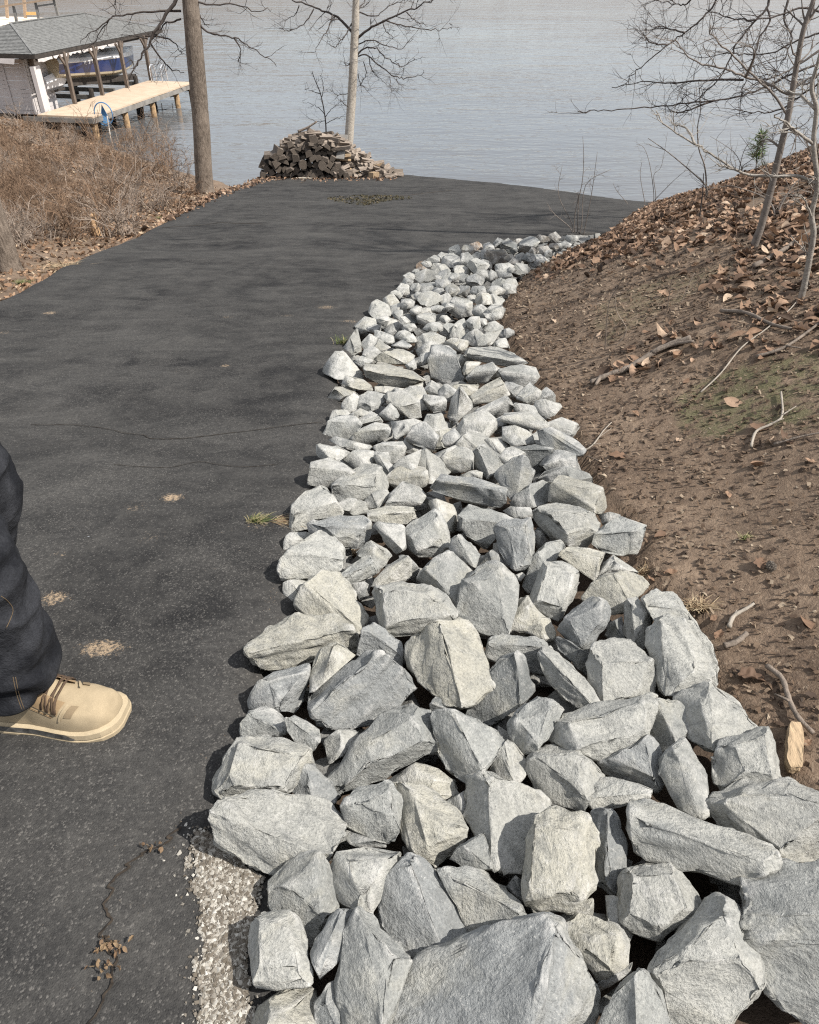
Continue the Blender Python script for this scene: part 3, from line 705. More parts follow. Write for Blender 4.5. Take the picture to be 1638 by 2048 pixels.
def make_rock(poly, ridge, tone, lift, target, seed):
    r_ = np.random.default_rng(seed); poly = np.array(poly, float); ridge0 = ridge
    x, y = poly[:, 0], poly[:, 1]; xn, yn = np.roll(x, -1), np.roll(y, -1); cr = x * yn - xn * y; A = cr.sum() / 2
    cx = ((x + xn) * cr).sum() / (6 * A); cy = ((y + yn) * cr).sum() / (6 * A); A = abs(A)
    poly = np.array([cx, cy]) + (poly - [cx, cy]) * 1.055
    C = hitP(np.array(cx), np.array(cy), 0.03 + lift)
    v = C - CAM; D = np.linalg.norm(v); v = v / D
    s = math.sqrt(A) * (v[1] * CS - v[2] * SN) * D / FPX
    k = UPK[tone] + r_.uniform(-0.08, 0.08)
    jx = 0.15 if len(ridge) > 1 else 0.5
    n = -v * (1 - k) + np.array([r_.uniform(-jx, jx), 0, 1]) * k; n /= np.linalg.norm(n)
    def on(px, py, h):
        d = ray(px, py); d = d / np.linalg.norm(d, axis=-1, keepdims=True)
        return CAM + d * (((C + n * h - CAM) @ n) / (d @ n))[..., None]
    O = on(poly[:, 0], poly[:, 1], 0.0)
    cen = np.array([cx, cy])
    front = on(poly[:, 0], poly[:, 1], 0.75 * s)
    b1 = cen + (poly - cen) * 0.93; b2 = cen + (poly - cen) * 0.62
    back = on(b1[:, 0], b1[:, 1], -0.22 * s); back2 = on(b2[:, 0], b2[:, 1], -0.55 * s)
    P = np.vstack([front, O, back, back2])
    P, _F = hull(P)
    bulge = (r_.uniform(0.34, 0.50) if len(ridge) > 1 else r_.uniform(0.36, 0.58)) * s
    if len(ridge) < 2:
        a0 = r_.uniform(0, 6.28); rad = math.sqrt(A) * r_.uniform(0.18, 0.42)
        m = r_.choice([2, 2, 3]); oc = cen + r_.uniform(-0.12, 0.12, 2) * math.sqrt(A)
        ridge = [tuple(oc + rad * np.array([math.cos(a0 + j * 6.283 / m), math.sin(a0 + j * 6.283 / m)]) * r_.uniform(0.7, 1.3)) for j in range(m)]
    rg = np.array(ridge, float)
    if len(rg) > 2:  # wind the same way as the image y-down outline
        a_ = 0.5 * np.sum(rg[:, 0] * np.roll(rg[:, 1], -1) - np.roll(rg[:, 0], -1) * rg[:, 1])
        if a_ < 0: rg = rg[::-1]
    RG = on(rg[:, 0], rg[:, 1], bulge)
    planes = []
    m = len(rg)
    for j in range(m):
        a, b = rg[j], rg[(j + 1) % m]; t = b - a
        side = (poly[:, 0] - a[0]) * t[1] - (poly[:, 1] - a[1]) * t[0]   # >0 : outside for y-down winding
        far_i = int(np.argmax(side))
        if side[far_i] <= 2: continue
        e = r_.uniform(-0.05, 0.10) * s
        q = on(poly[far_i:far_i+1, 0], poly[far_i:far_i+1, 1], e)[0]
        nn = np.cross(RG[(j + 1) % m] - RG[j], q - RG[j])
        if np.linalg.norm(nn) < 1e-9: continue
        nn /= np.linalg.norm(nn)
        if nn @ n < 0: nn = -nn
        planes.append((nn, nn @ RG[j]))
    if m > 2:
        planes.append((n, n @ RG.mean(0)))
    for nn, dd in planes: P = clip(P, nn, dd)
    # chipped corners
    for _ in range(int(r_.integers(2, 5))):
        u = r_.normal(size=3); u /= np.linalg.norm(u)
        if u @ n < -0.2: u = -u
        h = P @ u; P = clip(P, u, h.max() - (r_.uniform(0.02, 0.07) if len(ridge0) > 1 else r_.uniform(0.04, 0.14)) * (h.max() - h.min()))
    V, F = roughen(P - C, None, s, seed, target)
    qx_, qy_, _ = proj(V + C); cov = (np.ptp(qx_) / np.ptp(poly[:, 0]), np.ptp(qy_) / np.ptp(poly[:, 1]))
    if min(cov) < 0.8 and seed < 5000: return make_rock(cen + (poly - cen) / 1.055, [], tone, lift, target, seed + 7000)
    me = mesh_np('riprap_rock', V, F.astype(np.int32), M_ROCK, True)
    ob = obj('riprap_rock', me, None, C)
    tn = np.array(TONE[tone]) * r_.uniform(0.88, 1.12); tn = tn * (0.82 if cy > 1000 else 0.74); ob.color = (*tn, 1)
    ROCK_LIST.append((ob, cx, cy, tone, s, A, poly))
    return ob
seed = 100
for ln in ROCKS.strip().splitlines():
    kk, tone, rest = ln.split(' ', 2); body, _, rid = rest.partition('|')
    ox, oy, s_ = KROP[kk]
    cv = lambda t: [(ox + float(a.split(',')[0]) / s_, oy + float(a.split(',')[1]) / s_) for a in t.split()]
    seed += 1
    poly = cv(body); hh_ = max(p[1] for p in poly)
    tgt = 0.012 if hh_ > 1250 else (0.018 if hh_ > 950 else 0.03)
    small = len(cv(rid)) == 0 and kk not in 'EF'
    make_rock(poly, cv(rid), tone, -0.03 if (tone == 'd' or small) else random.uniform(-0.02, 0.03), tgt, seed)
for tk in FAR.split():
    a, b, w_, h_, tone = tk.split(','); a, b, w_, h_ = float(a), float(b), float(w_), float(h_); seed += 1
    r_ = np.random.default_rng(seed); m = int(r_.integers(5, 8)); an = np.arange(m) * 6.283 / m + r_.uniform(-.38, .38, m) + r_.uniform(0, 6.28)
    rad = r_.uniform(0.85, 1.25, m); ox, oy, s_ = KROP['F']
    poly = [(ox + (a + 0.58 * w_ * rr * math.cos(q)) / s_, oy + (b + 0.58 * h_ * rr * math.sin(q)) / s_) for q, rr in zip(an, rad)]
    if a > 990 and b < 260: tone = {'p': 'b', 'g': 'n', 'c': 'n'}.get(tone, tone)  # far-tip stones swap to darker tones: shade and dirt put into their colour
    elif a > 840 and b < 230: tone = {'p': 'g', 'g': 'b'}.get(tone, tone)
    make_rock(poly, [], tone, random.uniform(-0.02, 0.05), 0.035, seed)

# more angular stones wedged into the gaps of the middle and far strip
r_ = np.random.default_rng(404); tries = 0; extra = 0
while extra < 46 and tries < 6000:
    tries += 1; qy = r_.uniform(478, 960); base_ = hitP(np.array(800.), np.array(qy)); yw = float(base_[1]); xw = r_.uniform(float(XR(yw)) + .06, float(XB(yw)) - .04)
    qx, qy2, _ = proj(np.array([xw, yw, float(Pz(yw))])); qx = float(qx); qy2 = float(qy2)
    if any(pin(c_[6], np.array(qx), np.array(qy2)) for c_ in ROCK_LIST): continue
    seed += 1; sz = np.interp(qy2, [470, 600, 800, 960], [13, 17, 26, 36]) * r_.uniform(.8, 1.25); m = int(r_.integers(5, 8)); an = np.arange(m) * 6.283 / m + r_.uniform(-.35, .35, m) + r_.uniform(0, 6.28)
    poly = [(qx + sz * 1.1 * rr * math.cos(q), qy2 + sz * .75 * rr * math.sin(q)) for q, rr in zip(an, r_.uniform(.8, 1.2, m))]
    make_rock(poly, [], str(r_.choice(list('ppggbc') if qx < 990 or qy2 > 560 else list('bngd'))), r_.uniform(-.035, .0), 0.03, seed); extra += 1  # gap stones at the far tip also carry shade and dirt in their colour

# smaller broken stone lying deep between the rocks
def small_stone(r_, s):
    P = r_.normal(size=(9, 3)); P /= np.linalg.norm(P, axis=1, keepdims=True); P *= r_.uniform(0.7, 1.1, (9, 1)) * np.array([1, 0.8, 0.6]) * s
    return hull(P)
r_ = np.random.default_rng(5); Vs = []; Fs = []; nn_ = 0
for k in range(1100):
    y = r_.uniform(0.15, _yend + 0.3); xr_, xb_ = float(XR(y)), float(XB(y))
    if xb_ - xr_ < 0.1: continue
    x = r_.uniform(xr_ + 0.08, xb_ - 0.05); s = r_.uniform(0.03, 0.085)
    V, F = small_stone(r_, s); V = V + np.array([x, y, float(Pz(y)) - 0.085 + r_.uniform(0, 0.05)])
    Vs.append(V); Fs.append(F + nn_); nn_ += len(V)
def plain_stone():
    m = NT('broken_stone'); c = m.coord('Object'); n = m.noise(c, 9.0, 3, 0.6); f = m.noise(c, 150.0, 3, 0.7)
    col = m.mix(m.ramp(n, [(0.35, 0.0), (0.65, 1.0)]), (0.16, 0.16, 0.155), (0.33, 0.325, 0.30))
    return m.done(m.mix(m.ramp(f, [(0.4, 0.5), (0.55, 0.0)]), col, (0.09, 0.09, 0.085)), 0.92, m.bump(f, 0.6, 0.006), 0.2)
st = obj('rubble', mesh_np('rubble', np.vstack(Vs), np.vstack(Fs).astype(np.int32), plain_stone()))
tag(st, 'small broken grey stone deep between the riprap rocks', 'rubble', kind='stuff')

# labels: row by row up the strip, counted from the asphalt
ORD = ['first','second','third','fourth','fifth','sixth','seventh','eighth','ninth','tenth','eleventh','twelfth','thirteenth','fourteenth','fifteenth','sixteenth','seventeenth','eighteenth','nineteenth','twentieth']
def ordw(i): return ORD[i] if i < 20 else ('twenty-' + ORD[i - 20] if i < 29 else 'thirtieth')
BANDS = [(9999,1960,'at the bottom of the picture'),(1960,1840,'beside the pale gravel patch'),(1840,1720,'at the top of the gravel patch'),(1720,1600,'just above the pale gravel patch'),
         (1600,1500,'a little nearer than the tan boot'),(1500,1400,'level with the tan boot'),(1400,1300,'level with the trouser cuff'),(1300,1210,'level with the large sandy print'),(1210,1130,'level with the small sandy print'),
         (1130,1070,'just nearer than the grass tuft'),(1070,1020,'level with the grass tuft'),(1020,970,'just beyond the grass tuft'),(970,920,'second row beyond the grass tuft'),(920,870,'level with the white twig on the soil'),
         (870,830,'level with the asphalt crack'),(830,790,'level with the mossy soil'),(790,755,'level with the end of the grey stick'),(755,720,'level with the middle of the grey stick'),(720,690,'level with the top of the grey stick'),
         (690,660,'beyond the grey stick'),(660,630,'where the strip is narrowest'),(630,605,'just beyond the narrowest place'),(605,580,'level with the white sapling'),(580,555,'beyond the white sapling'),(555,530,'where the strip begins to bend'),
         (530,505,'inside the bend of the strip'),(505,480,'past the bend of the strip'),(480,0,'at the far tip by the asphalt pad')]
TW = {'g': 'grey', 'p': 'pale grey', 'c': 'cream', 'b': 'blue-grey', 'd': 'dark grey', 'o': 'orange-tan', 'n': 'brown-grey'}
for hi, lo, where in BANDS:
    row = sorted([r for r in ROCK_LIST if lo <= r[2] < hi], key=lambda r: r[1])
    for i, (ob, cx, cy, tone, s, A, poly) in enumerate(row):
        ext = poly.max(0) - poly.min(0); asp = max(ext) / max(min(ext), 1)
        big = 'huge' if A > 40000 else 'large' if A > 14000 else '' if A > 3500 else 'small'
        shp = 'slab' if asp > 1.75 else 'block' if asp < 1.15 else 'rock' if len(poly) > 9 else 'wedge' if asp > 1.35 else 'chunk'
        pos = 'next to the asphalt' if i == 0 else 'last before the soil' if (i == len(row) - 1 and i > 2) else ordw(i) + ' from the asphalt'
        tag(ob, ' '.join((big + ' ' + TW[tone] + ' ' + shp + ' ' + pos + ' ' + where).split()), 'rock', 'riprap rocks along the driveway')

# ================================================================ leaf litter, twigs and other small matter on the ground
def leaf_proto(kind):
    if kind == 0: half = [(0.0,0.0),(0.12,0.05),(0.22,0.17),(0.30,0.10),(0.40,0.25),(0.48,0.27),(0.54,0.14),(0.66,0.27),(0.74,0.26),(0.80,0.13),(0.92,0.10),(1.0,0.0)]
    elif kind == 1: half = [(0.0,0.0),(0.10,0.10),(0.25,0.22),(0.42,0.27),(0.60,0.25),(0.78,0.16),(0.90,0.07),(1.0,0.0)]
    else: half = [(0.0,0.0),(0.08,0.14),(0.12,0.30),(0.26,0.26),(0.38,0.36),(0.50,0.34),(0.58,0.22),(0.72,0.20),(0.88,0.09),(1.0,0.0)]
    up = [(x, y) for x, y in half]; rib = [(x, 0.0) for x, _ in half]
    n = len(half); V = [(x, 0, 0) for x, _ in half] + [(x, y, 0) for x, y in half[1:-1]] + [(x, -y, 0) for x, y in half[1:-1]]
    F = []
    U = lambda i: i if i in (0, n - 1) else n + i - 1
    L = lambda i: i if i in (0, n - 1) else n + (n - 2) + i - 1
    for i in range(n - 1):
        for S, fl in ((U, 0), (L, 1)):
            q = [i, i + 1, S(i + 1), S(i)]; q = [a for k, a in enumerate(q) if a not in q[:k]]
            if len(q) == 4:
                t = [(q[0], q[1], q[2]), (q[0], q[2], q[3])]
            else: t = [tuple(q)] if len(q) == 3 else []
            F += [x[::-1] if fl else x for x in t]
    V = np.array(V, float); V[:, 0] -= 0.5
    return V, np.array(F)
LEAVES = [leaf_proto(k) for k in range(3)]
def scatter_leaves(P, size, r_, flat=0.35, lift=0.01):
    """P: Nx3 points; returns V,F,attr of one joined sheet of curled leaves"""
    Vs, Fs, As = [], [], []; base = 0
    kinds = r_.choice([0, 0, 0, 1, 1, 1, 1, 2], len(P))
    for k in range(3):
        Q = P[kinds == k]; m = len(Q)
        if m == 0: continue
        V0, F0 = LEAVES[k]; nv = len(V0)
        s = size * r_.uniform(0.5, 1.25, m)
        c1 = r_.normal(0.05, 0.6, m); c2 = r_.normal(0.3, 0.55, m); tw = r_.normal(0, 0.5, m)
        X = np.repeat(V0[None], m, 0).copy()
        X[..., 2] = c1[:, None] * X[..., 0] ** 2 * 1.2 + c2[:, None] * np.abs(X[..., 1]) * 1.0 + tw[:, None] * X[..., 0] * X[..., 1] * 2
        X[..., 1] *= (1 - 0.35 * np.abs(c2))[:, None]
        X *= s[:, None, None]
        yaw = r_.uniform(0, 6.283, m); pit = r_.normal(0, flat, m); rol = r_.normal(0, flat, m)
        cz, sz = np.cos(yaw), np.sin(yaw); cp, sp = np.cos(pit), np.sin(pit); cr, sr = np.cos(rol), np.sin(rol)
        x, y, z = X[..., 0], X[..., 1], X[..., 2]
        y, z = y * cr[:, None] - z * sr[:, None], y * sr[:, None] + z * cr[:, None]
        x, z = x * cp[:, None] + z * sp[:, None], -x * sp[:, None] + z * cp[:, None]
        x, y = x * cz[:, None] - y * sz[:, None], x * sz[:, None] + y * cz[:, None]
        X = np.stack([x, y, z], -1)
        zmin = X[..., 2].min(1)
        X[..., 2] -= (zmin * 0.55)[:, None]
        X += Q[:, None]; X[..., 2] += lift
        Vs.append(X.reshape(-1, 3)); Fs.append((F0[None] + (np.arange(m) * nv)[:, None, None]).reshape(-1, 3) + base)
        As.append(np.repeat(r_.random(m), nv)); base += m * nv
    return np.vstack(Vs), np.vstack(Fs), np.concatenate(As)
def mat_leaf(name, stops):
    m = NT(name); a = m.attr('rnd'); c = m.coord('Object')
    col = m.ramp(a, stops)
    n = m.noise(c, 60.0, 3, 0.6)
    col = m.mix(m.ramp(n, [(0.35, 0.6), (0.6, 0.0)]), col, m.mix(0.5, col, (0.05, 0.03, 0.02)))
    tr = m.n('BsdfTranslucent', i0=col); mx = m.n('MixShader', i0=0.18)
    m.done(col, 0.72, m.bump(n, 0.3, 0.004), 0.25)
    m.t.links.new(m.p.outputs[0], mx.inputs[1]); m.t.links.new(tr.outputs[0], mx.inputs[2]); m.t.links.new(mx.outputs[0], m.out.inputs[0])
    return m.m
M_LEAF = mat_leaf('dry_leaf', [(0.0,(0.060,0.042,0.031)),(0.25,(0.125,0.080,0.054)),(0.5,(0.205,0.128,0.083)),(0.72,(0.285,0.182,0.118)),(0.9,(0.40,0.275,0.19)),(1.0,(0.52,0.40,0.29))])
M_LEAF_L = mat_leaf('grey_brown_leaf', [(0.0,(0.085,0.058,0.040)),(0.3,(0.165,0.105,0.066)),(0.6,(0.27,0.165,0.10)),(0.85,(0.38,0.255,0.165)),(1.0,(0.50,0.40,0.28))])

def world_sample(n, x0, x1, y0, y1, r_, bias=None):
    x = r_.uniform(x0, x1, n); y = y0 + (y1 - y0) * r_.random(n) ** (bias or 1.0)
    return x, y
# right bank litter, thick higher up and thinning towards the bare soil
r_ = np.random.default_rng(21)
x, y = world_sample(130000, 0.6, 12, 1.0, 17, r_, 1.25)
keep = x > XB(y) + 0.05; x, y = x[keep], y[keep]
z = Zt(x, y); P = np.stack([x, y, z], -1); px, py, _ = proj(P)
TH_POLY = [(1290,396),(1640,250),(1900,200),(2400,300),(2400,900),(1900,760),(1640,690),(1560,640),(1480,625),(1420,600),(1330,520),(1280,505),(1210,530),(1120,545),(1085,535),(1150,495),(1230,450)]
MID_POLY = [(1190,745),(1260,690),(1400,640),(1640,610),(2000,700),(2400,900),(2000,800),(1640,720),(1420,720),(1300,740),(1215,780)]
fringe = n2(x, y, 1.6, 3, 5.0)
dens = np.where(pin(TH_POLY, px, py), 0.62, np.where(pin(MID_POLY, px, py), 0.20, 0.0))
dens = np.where(px > 1750, 0.35, dens)
dens = np.clip(dens * (1 + 0.9 * fringe), 0, 1) + np.where(py < 560, 0.06, 0.008)
dens *= np.where(pin(MOSS_POLY, px, py) | pin(MOSS2, px, py), 0.06, 1.0)
keep = r_.random(len(x)) < dens * 1.0
P = P[keep]; print('right leaves', len(P))
V, F, A = scatter_leaves(P, 0.086, r_, 0.28, 0.004)
lf = obj('leaf_litter', mesh_np('leaf_litter', V, F.astype(np.int32), M_LEAF, True, {'rnd': ('POINT', A)}))
tag(lf, 'brown fallen oak leaves covering the upper bank beside the saplings', 'leaf litter', kind='stuff')
# left bank litter
r_ = np.random.default_rng(22)
x, y = world_sample(60000, -26, -3.3, 3.0, 44, r_, 1.0)
ds1 = (x + 5) * -0.781 + (y - 24.5) * -0.625
keep = (x < XL(y) - 0.02) & (ds1 > -1.2); x, y = x[keep], y[keep]
P = np.stack([x, y, Zt(x, y)], -1)
V, F, A = scatter_leaves(P, 0.12, r_, 0.4, 0.006)
lf = obj('leaf_litter', mesh_np('leaf_litter', V, F.astype(np.int32), M_LEAF_L, True, {'rnd': ('POINT', A)}))
tag(lf, 'grey-brown leaf litter under the brush left of the driveway', 'leaf litter', kind='stuff')
# leaves blown against the far edge of the driveway and round the woodpile
r_ = np.random.default_rng(23); n = 900
t = r_.random(n); qx = np.interp(t, [0, .3, .55, 1], [330, 450, 540, 790]) + r_.normal(0, 6, n); qy = np.interp(t, [0, .3, .55, 1], [440, 384, 356, 356]) + r_.normal(0, 3, n)
P = hitP(qx, qy); V, F, A = scatter_leaves(P, 0.10, r_, 0.4, 0.004)
lf = obj('leaf_litter', mesh_np('leaf_litter', V, F.astype(np.int32), M_LEAF, True, {'rnd': ('POINT', A)}))
tag(lf, 'thin line of dry leaves along the driveway rim and woodpile foot', 'leaf litter', kind='stuff')

# crumbs of bark, stalks and pebbles on the bare soil
r_ = np.random.default_rng(24)
x, y = world_sample(82000, 0.3, 5.5, 0.2, 9.5, r_, 1.3)
keep = (x > XB(y) - 0.02); x, y = x[keep], y[keep]; z = Zt(x, y)
px, py, dp = proj(np.stack([x, y, z], -1)); keep = (px < 2100) & (py > 480) & (py < 2300); x, y, z = x[keep], y[keep], z[keep]; m = len(x)
L = r_.uniform(0.006, 0.028, m) * (0.6 + 0.12 * y); W = L * r_.uniform(0.12, 0.7, m); yaw = r_.uniform(0, 6.283, m)
tilt = r_.normal(0, 0.5, m); cv = r_.normal(0, 0.3, m)
cz, sz = np.cos(yaw), np.sin(yaw)
loc = []
for a, b, h in ((-.5, -.5, 0), (-.5, .5, 0), (0, .5, 1), (0, -.5, 1), (.5, -.4, 0), (.5, .4, 0)):
    lx, ly = a * L, b * W; lz = h * cv * L + a * L * np.sin(tilt) * 0.6 + 0.006
    loc.append(np.stack([x + lx * cz - ly * sz, y + lx * sz + ly * cz, z + lz], -1))
V = np.stack(loc, 1).reshape(-1, 3); F = (np.array([[0, 1, 2, 3], [3, 2, 5, 4]])[None] + (np.arange(m) * 6)[:, None, None]).reshape(-1, 4)
M_BITS = mat_leaf('bark_crumb', [(0.0,(0.035,0.025,0.018)),(0.35,(0.075,0.050,0.034)),(0.6,(0.14,0.095,0.062)),(0.85,(0.19,0.14,0.098)),(1.0,(0.32,0.255,0.185))])
bt = obj('mulch', mesh_np('mulch', V, F.astype(np.int32), M_BITS, False, {'rnd': ('POINT', np.repeat(r_.random(m), 6))}))
tag(bt, 'dark bark crumbs and stalks over the bare brown soil', 'mulch', kind='stuff')
mbp = MB(); r_ = np.random.default_rng(25)
pv, pf = [], []; nn_ = 0
x, y = world_sample(1500, 0.4, 4.0, 0.3, 7.5, r_, 1.3); keep = x > XB(y) + 0.02; x, y = x[keep], y[keep]; z = Zt(x, y)
protos = [small_stone(r_, 1.0) for _ in range(8)]
for k in range(len(x)):
    V, F = protos[k % 8]; s = r_.uniform(0.003, 0.011) if k % 12 else r_.uniform(0.012, 0.02)
    a = r_.uniform(0, 6.28); Rz = np.array([[math.cos(a), -math.sin(a), 0], [math.sin(a), math.cos(a), 0], [0, 0, 1]])
    pv.append(V @ Rz.T * s + np.array([x[k], y[k], z[k] + s * 0.3])); pf.append(F + nn_); nn_ += len(V)
pb = obj('pebbles', mesh_np('pebbles', np.vstack(pv), np.vstack(pf).astype(np.int32), plain('pebble', (0.30, 0.24, 0.175), 0.9, 0.35, 30)))
tag(pb, 'scattered tan pebbles on the bare soil', 'pebbles', kind='stuff')

# pale gravel patch where the asphalt has worn away
GP = [(388,1662),(420,1664),(450,1690),(500,1735),(526,1752),(520,1800),(498,1845),(492,1900),(496,1960),(498,2060),(400,2060),(402,1960),(406,1850),(396,1760),(386,1700)]
r_ = np.random.default_rng(26); qx = r_.uniform(370, 535, 30000); qy = r_.uniform(1655, 2065, 30000)
w0 = n2(qx, qy, 0.03, 4) * 22
keep = pin(GP, qx + w0, qy + w0 * 0.6) | (pin(GP, qx, qy) & (r_.random(len(qx)) < 0.3)); qx, qy = qx[keep][:12500], qy[keep][:12500]; st_ = r_.integers(0, len(qx), 1100); qx = np.concatenate([qx, qx[st_] + r_.normal(-8, 16, 1100)]); qy = np.concatenate([qy, qy[st_] + r_.normal(-4, 18, 1100)]); P = hitP(qx, qy)
pv, pf, pa = [], [], []; nn_ = 0
protos = [small_stone(r_, 1.0) for _ in range(14)]
for k, p in enumerate(P):
    V, F = protos[k % 14]; s = r_.uniform(0.0018, 0.0050) if r_.random() < .93 else r_.uniform(.005, .008)
    a = r_.uniform(0, 6.28); Rz = np.array([[math.cos(a), -math.sin(a), 0], [math.sin(a), math.cos(a), 0], [0, 0, 1]])
    pv.append(V @ Rz.T * s + p + np.array([0, 0, s * 0.35 + 0.012 * float(fbm(np.array([[p[0] * .9, p[1] * .9, 0.]]), 2)[0])])); pf.append(F + nn_); nn_ += len(V); pa += [r_.random()] * len(V)
mg = NT('pale_gravel'); aa = mg.attr('rnd')
M_GRAV = mg.done(mg.ramp(aa, [(0.0, (0.10, 0.085, 0.065)), (0.3, (0.14, 0.122, 0.10)), (0.7, (0.26, 0.24, 0.205)), (1.0, (0.46, 0.44, 0.395))]), 0.9, None, 0.2)
gp = obj('gravel', mesh_np('gravel', np.vstack(pv), np.vstack(pf).astype(np.int32), M_GRAV, False, {'rnd': ('POINT', np.array(pa))}))
tag(gp, 'pale loose gravel patch at the broken asphalt edge', 'gravel', kind='stuff')

# single dry leaves one can pick out
def single_leaf(px, py, size, kind, tone, label, up=0.01, road=False):
    p = hitP(np.array(px), np.array(py)) if road else hit_dn(px, py)
    r2 = np.random.default_rng(int(px * 7 + py)); V0, F0 = LEAVES[kind]
    V, F = V0, F0
    for _ in range(2): V, F = tri_subdiv(V, F)
    V = V.copy(); V[:, 2] = 0.7 * V[:, 0] ** 2 * r2.uniform(-.6, 1) + 0.55 * np.abs(V[:, 1]) * r2.uniform(.2, 1) + 0.08 * fbm(V * 5 + r2.uniform(0, 9), 2)
    V *= size * 0.72; a = r2.uniform(0, 6.28); b = r2.uniform(-.4, .4); Mx = np.array(Matrix.Rotation(a, 3, 'Z') @ Matrix.Rotation(b, 3, 'X')); V = V @ Mx.T
    V[:, 2] -= V[:, 2].min() - up * 0.5
    o = obj('dry_leaf', mesh_np('dry_leaf', V, F.astype(np.int32), M_LEAF, True, {'rnd': ('POINT', np.full(len(V), tone))}), None, p)
    return tag(o, label, 'leaf', 'single dry leaves')
for a in [(1455,992,.062,1,.72,'orange-brown leaf on the bare soil above the pinecone'),(1520,1130,.085,2,.38,'torn brown leaf lying beside the grey pinecone'),(1340,1148,.065,1,.6,'rusty leaf on soil just past the corner rock'),
          (1330,592,.16,0,.85,'large tan oak leaf standing on the bare slope'),(1505,1360,.11,2,.3,'broad dark leaf pile beside the bent grey twig'),(1610,1490,.05,1,.75,'reddish leaf beside the pale wood chunk'),
          (1437,1275,.07,1,.55,'curled brown leaf near the edge of the pale boulder'),(1620,925,.06,1,.8,'oval tan leaf by the photo edge on bare soil'),(1145,855,.11,0,.4,'long brown leaf at the soil edge above the dark rocks'),
          (1270,830,.07,1,.7,'flat orange leaf below the grey stick'),(1357,882,.05,2,.95,'pale cream leaf below the mossy patch'),(1370,465,.17,2,.97,'big pale leaf on the litter below the first sapling'),
          (1330,345,.13,2,.93,'pale leaf caught on a shrub twig above the bank'),(1300,1160,.05,1,.66,'small rusty leaf tucked against the riprap edge'),(1425,1240,.045,1,.5,'brown leaf against the brown dry grass')]:
    single_leaf(*a)

# ---------------------------------------------------------------- sticks and wood lying on the soil
M_TWIG = plain('grey_twig', (0.19, 0.155, 0.125), 0.9, 0.3, 25, 0.6)
M_TWIG2 = plain('pale_twig', (0.30, 0.265, 0.22), 0.85, 0.2, 25, 0.4)
def stick(pts, r0, r1, mat, label, side=(), lift=0.012, name='stick'):
    q = np.array(pts, float); P = hit(q[:, 0], q[:, 1]); P[:, 2] += lift + r0 * 0.6
    P = smooth_path(P, k=5); P[:, 2] = np.maximum(P[:, 2], Zt(P[:, 0], P[:, 1]) + r0 * 0.5)
    mb = MB(); mb.tube(P, np.linspace(r0, r1, len(P)) * (1 + 0.12 * np.sin(np.arange(len(P)) * 2.1)), 7)
    for sp in side:
        q = np.array(sp, float); S = hit(q[:, 0], q[:, 1]); S[:, 2] += lift + r0; S = smooth_path(S, k=4); mb.tube(S, np.linspace(r1 * 0.8, r1 * 0.4, len(S)), 5)
    c = P[0].copy(); o = mb.build(name, mat, None, True, c)
    return tag(o, label, 'stick', 'sticks on the bank')
stick([(1180,772),(1215,757),(1250,745),(1290,722),(1330,700),(1380,684)], .013, .017, M_TWIG, 'long grey stick lying across the bare slope', [[(1300,715),(1345,698),(1385,692)],[(1200,762),(1190,778)]])
stick([(1530,1340),(1560,1365),(1572,1400),(1590,1440),(1622,1475)], .0075, .006, M_TWIG, 'bent grey twig beside the pale wood chunk', [[(1575,1412),(1545,1398)]])
stick([(1160,912),(1185,895),(1205,868),(1222,850)], .004, .0022, M_TWIG2, 'forked white twig at the rock edge', [[(1185,895),(1200,893)],[(1195,882),(1222,862)]])
stick([(1500,900),(1510,870),(1540,855),(1562,838),(1560,790)], .006, .004, M_TWIG2, 'forked pale twig below the mossy patch', [[(1540,855),(1565,845)],[(1562,838),(1590,820)]])
stick([(1455,1262),(1465,1240),(1490,1225),(1505,1215)], .007, .004, M_TWIG2, 'short bleached twig on bare soil', [[(1465,1240),(1470,1230)]])
stick([(1505,540),(1560,510),(1620,470),(1660,450)], .016, .010, M_TWIG, 'grey branch leaning by the foot of the first sapling')
stick([(1440,628),(1490,632),(1540,655),(1580,665)], .010, .008, M_TWIG, 'reddish branch in the leaves below the white sapling')
stick([(1400,790),(1440,752),(1482,700),(1530,664),(1580,622),(1618,574)], .0035, .003, M_TWIG2, 'long pale stick running up to the white sapling')
stick([(1545,895),(1600,880),(1640,872)], .005, .003, M_TWIG, 'thin dark twig under the mossy bank')
stick([(1445,1300),(1470,1292),(1490,1275)], .009, .007, M_TWIG, 'brown root stub near the big pale rock')
stick([(1630,318),(1590,345),(1540,362)], .012, .008, M_TWIG, 'grey stick on the leafy crest')
stick([(1510,720),(1570,700),(1640,650)], .008, .006, M_TWIG, 'dark stick above the mossy patch', [[(1570,700),(1600,705)]])
stick([(1110,940),(1160,938),(1210,928)], .003, .002, M_TWIG, 'thin straw-like twig by the corner rocks')
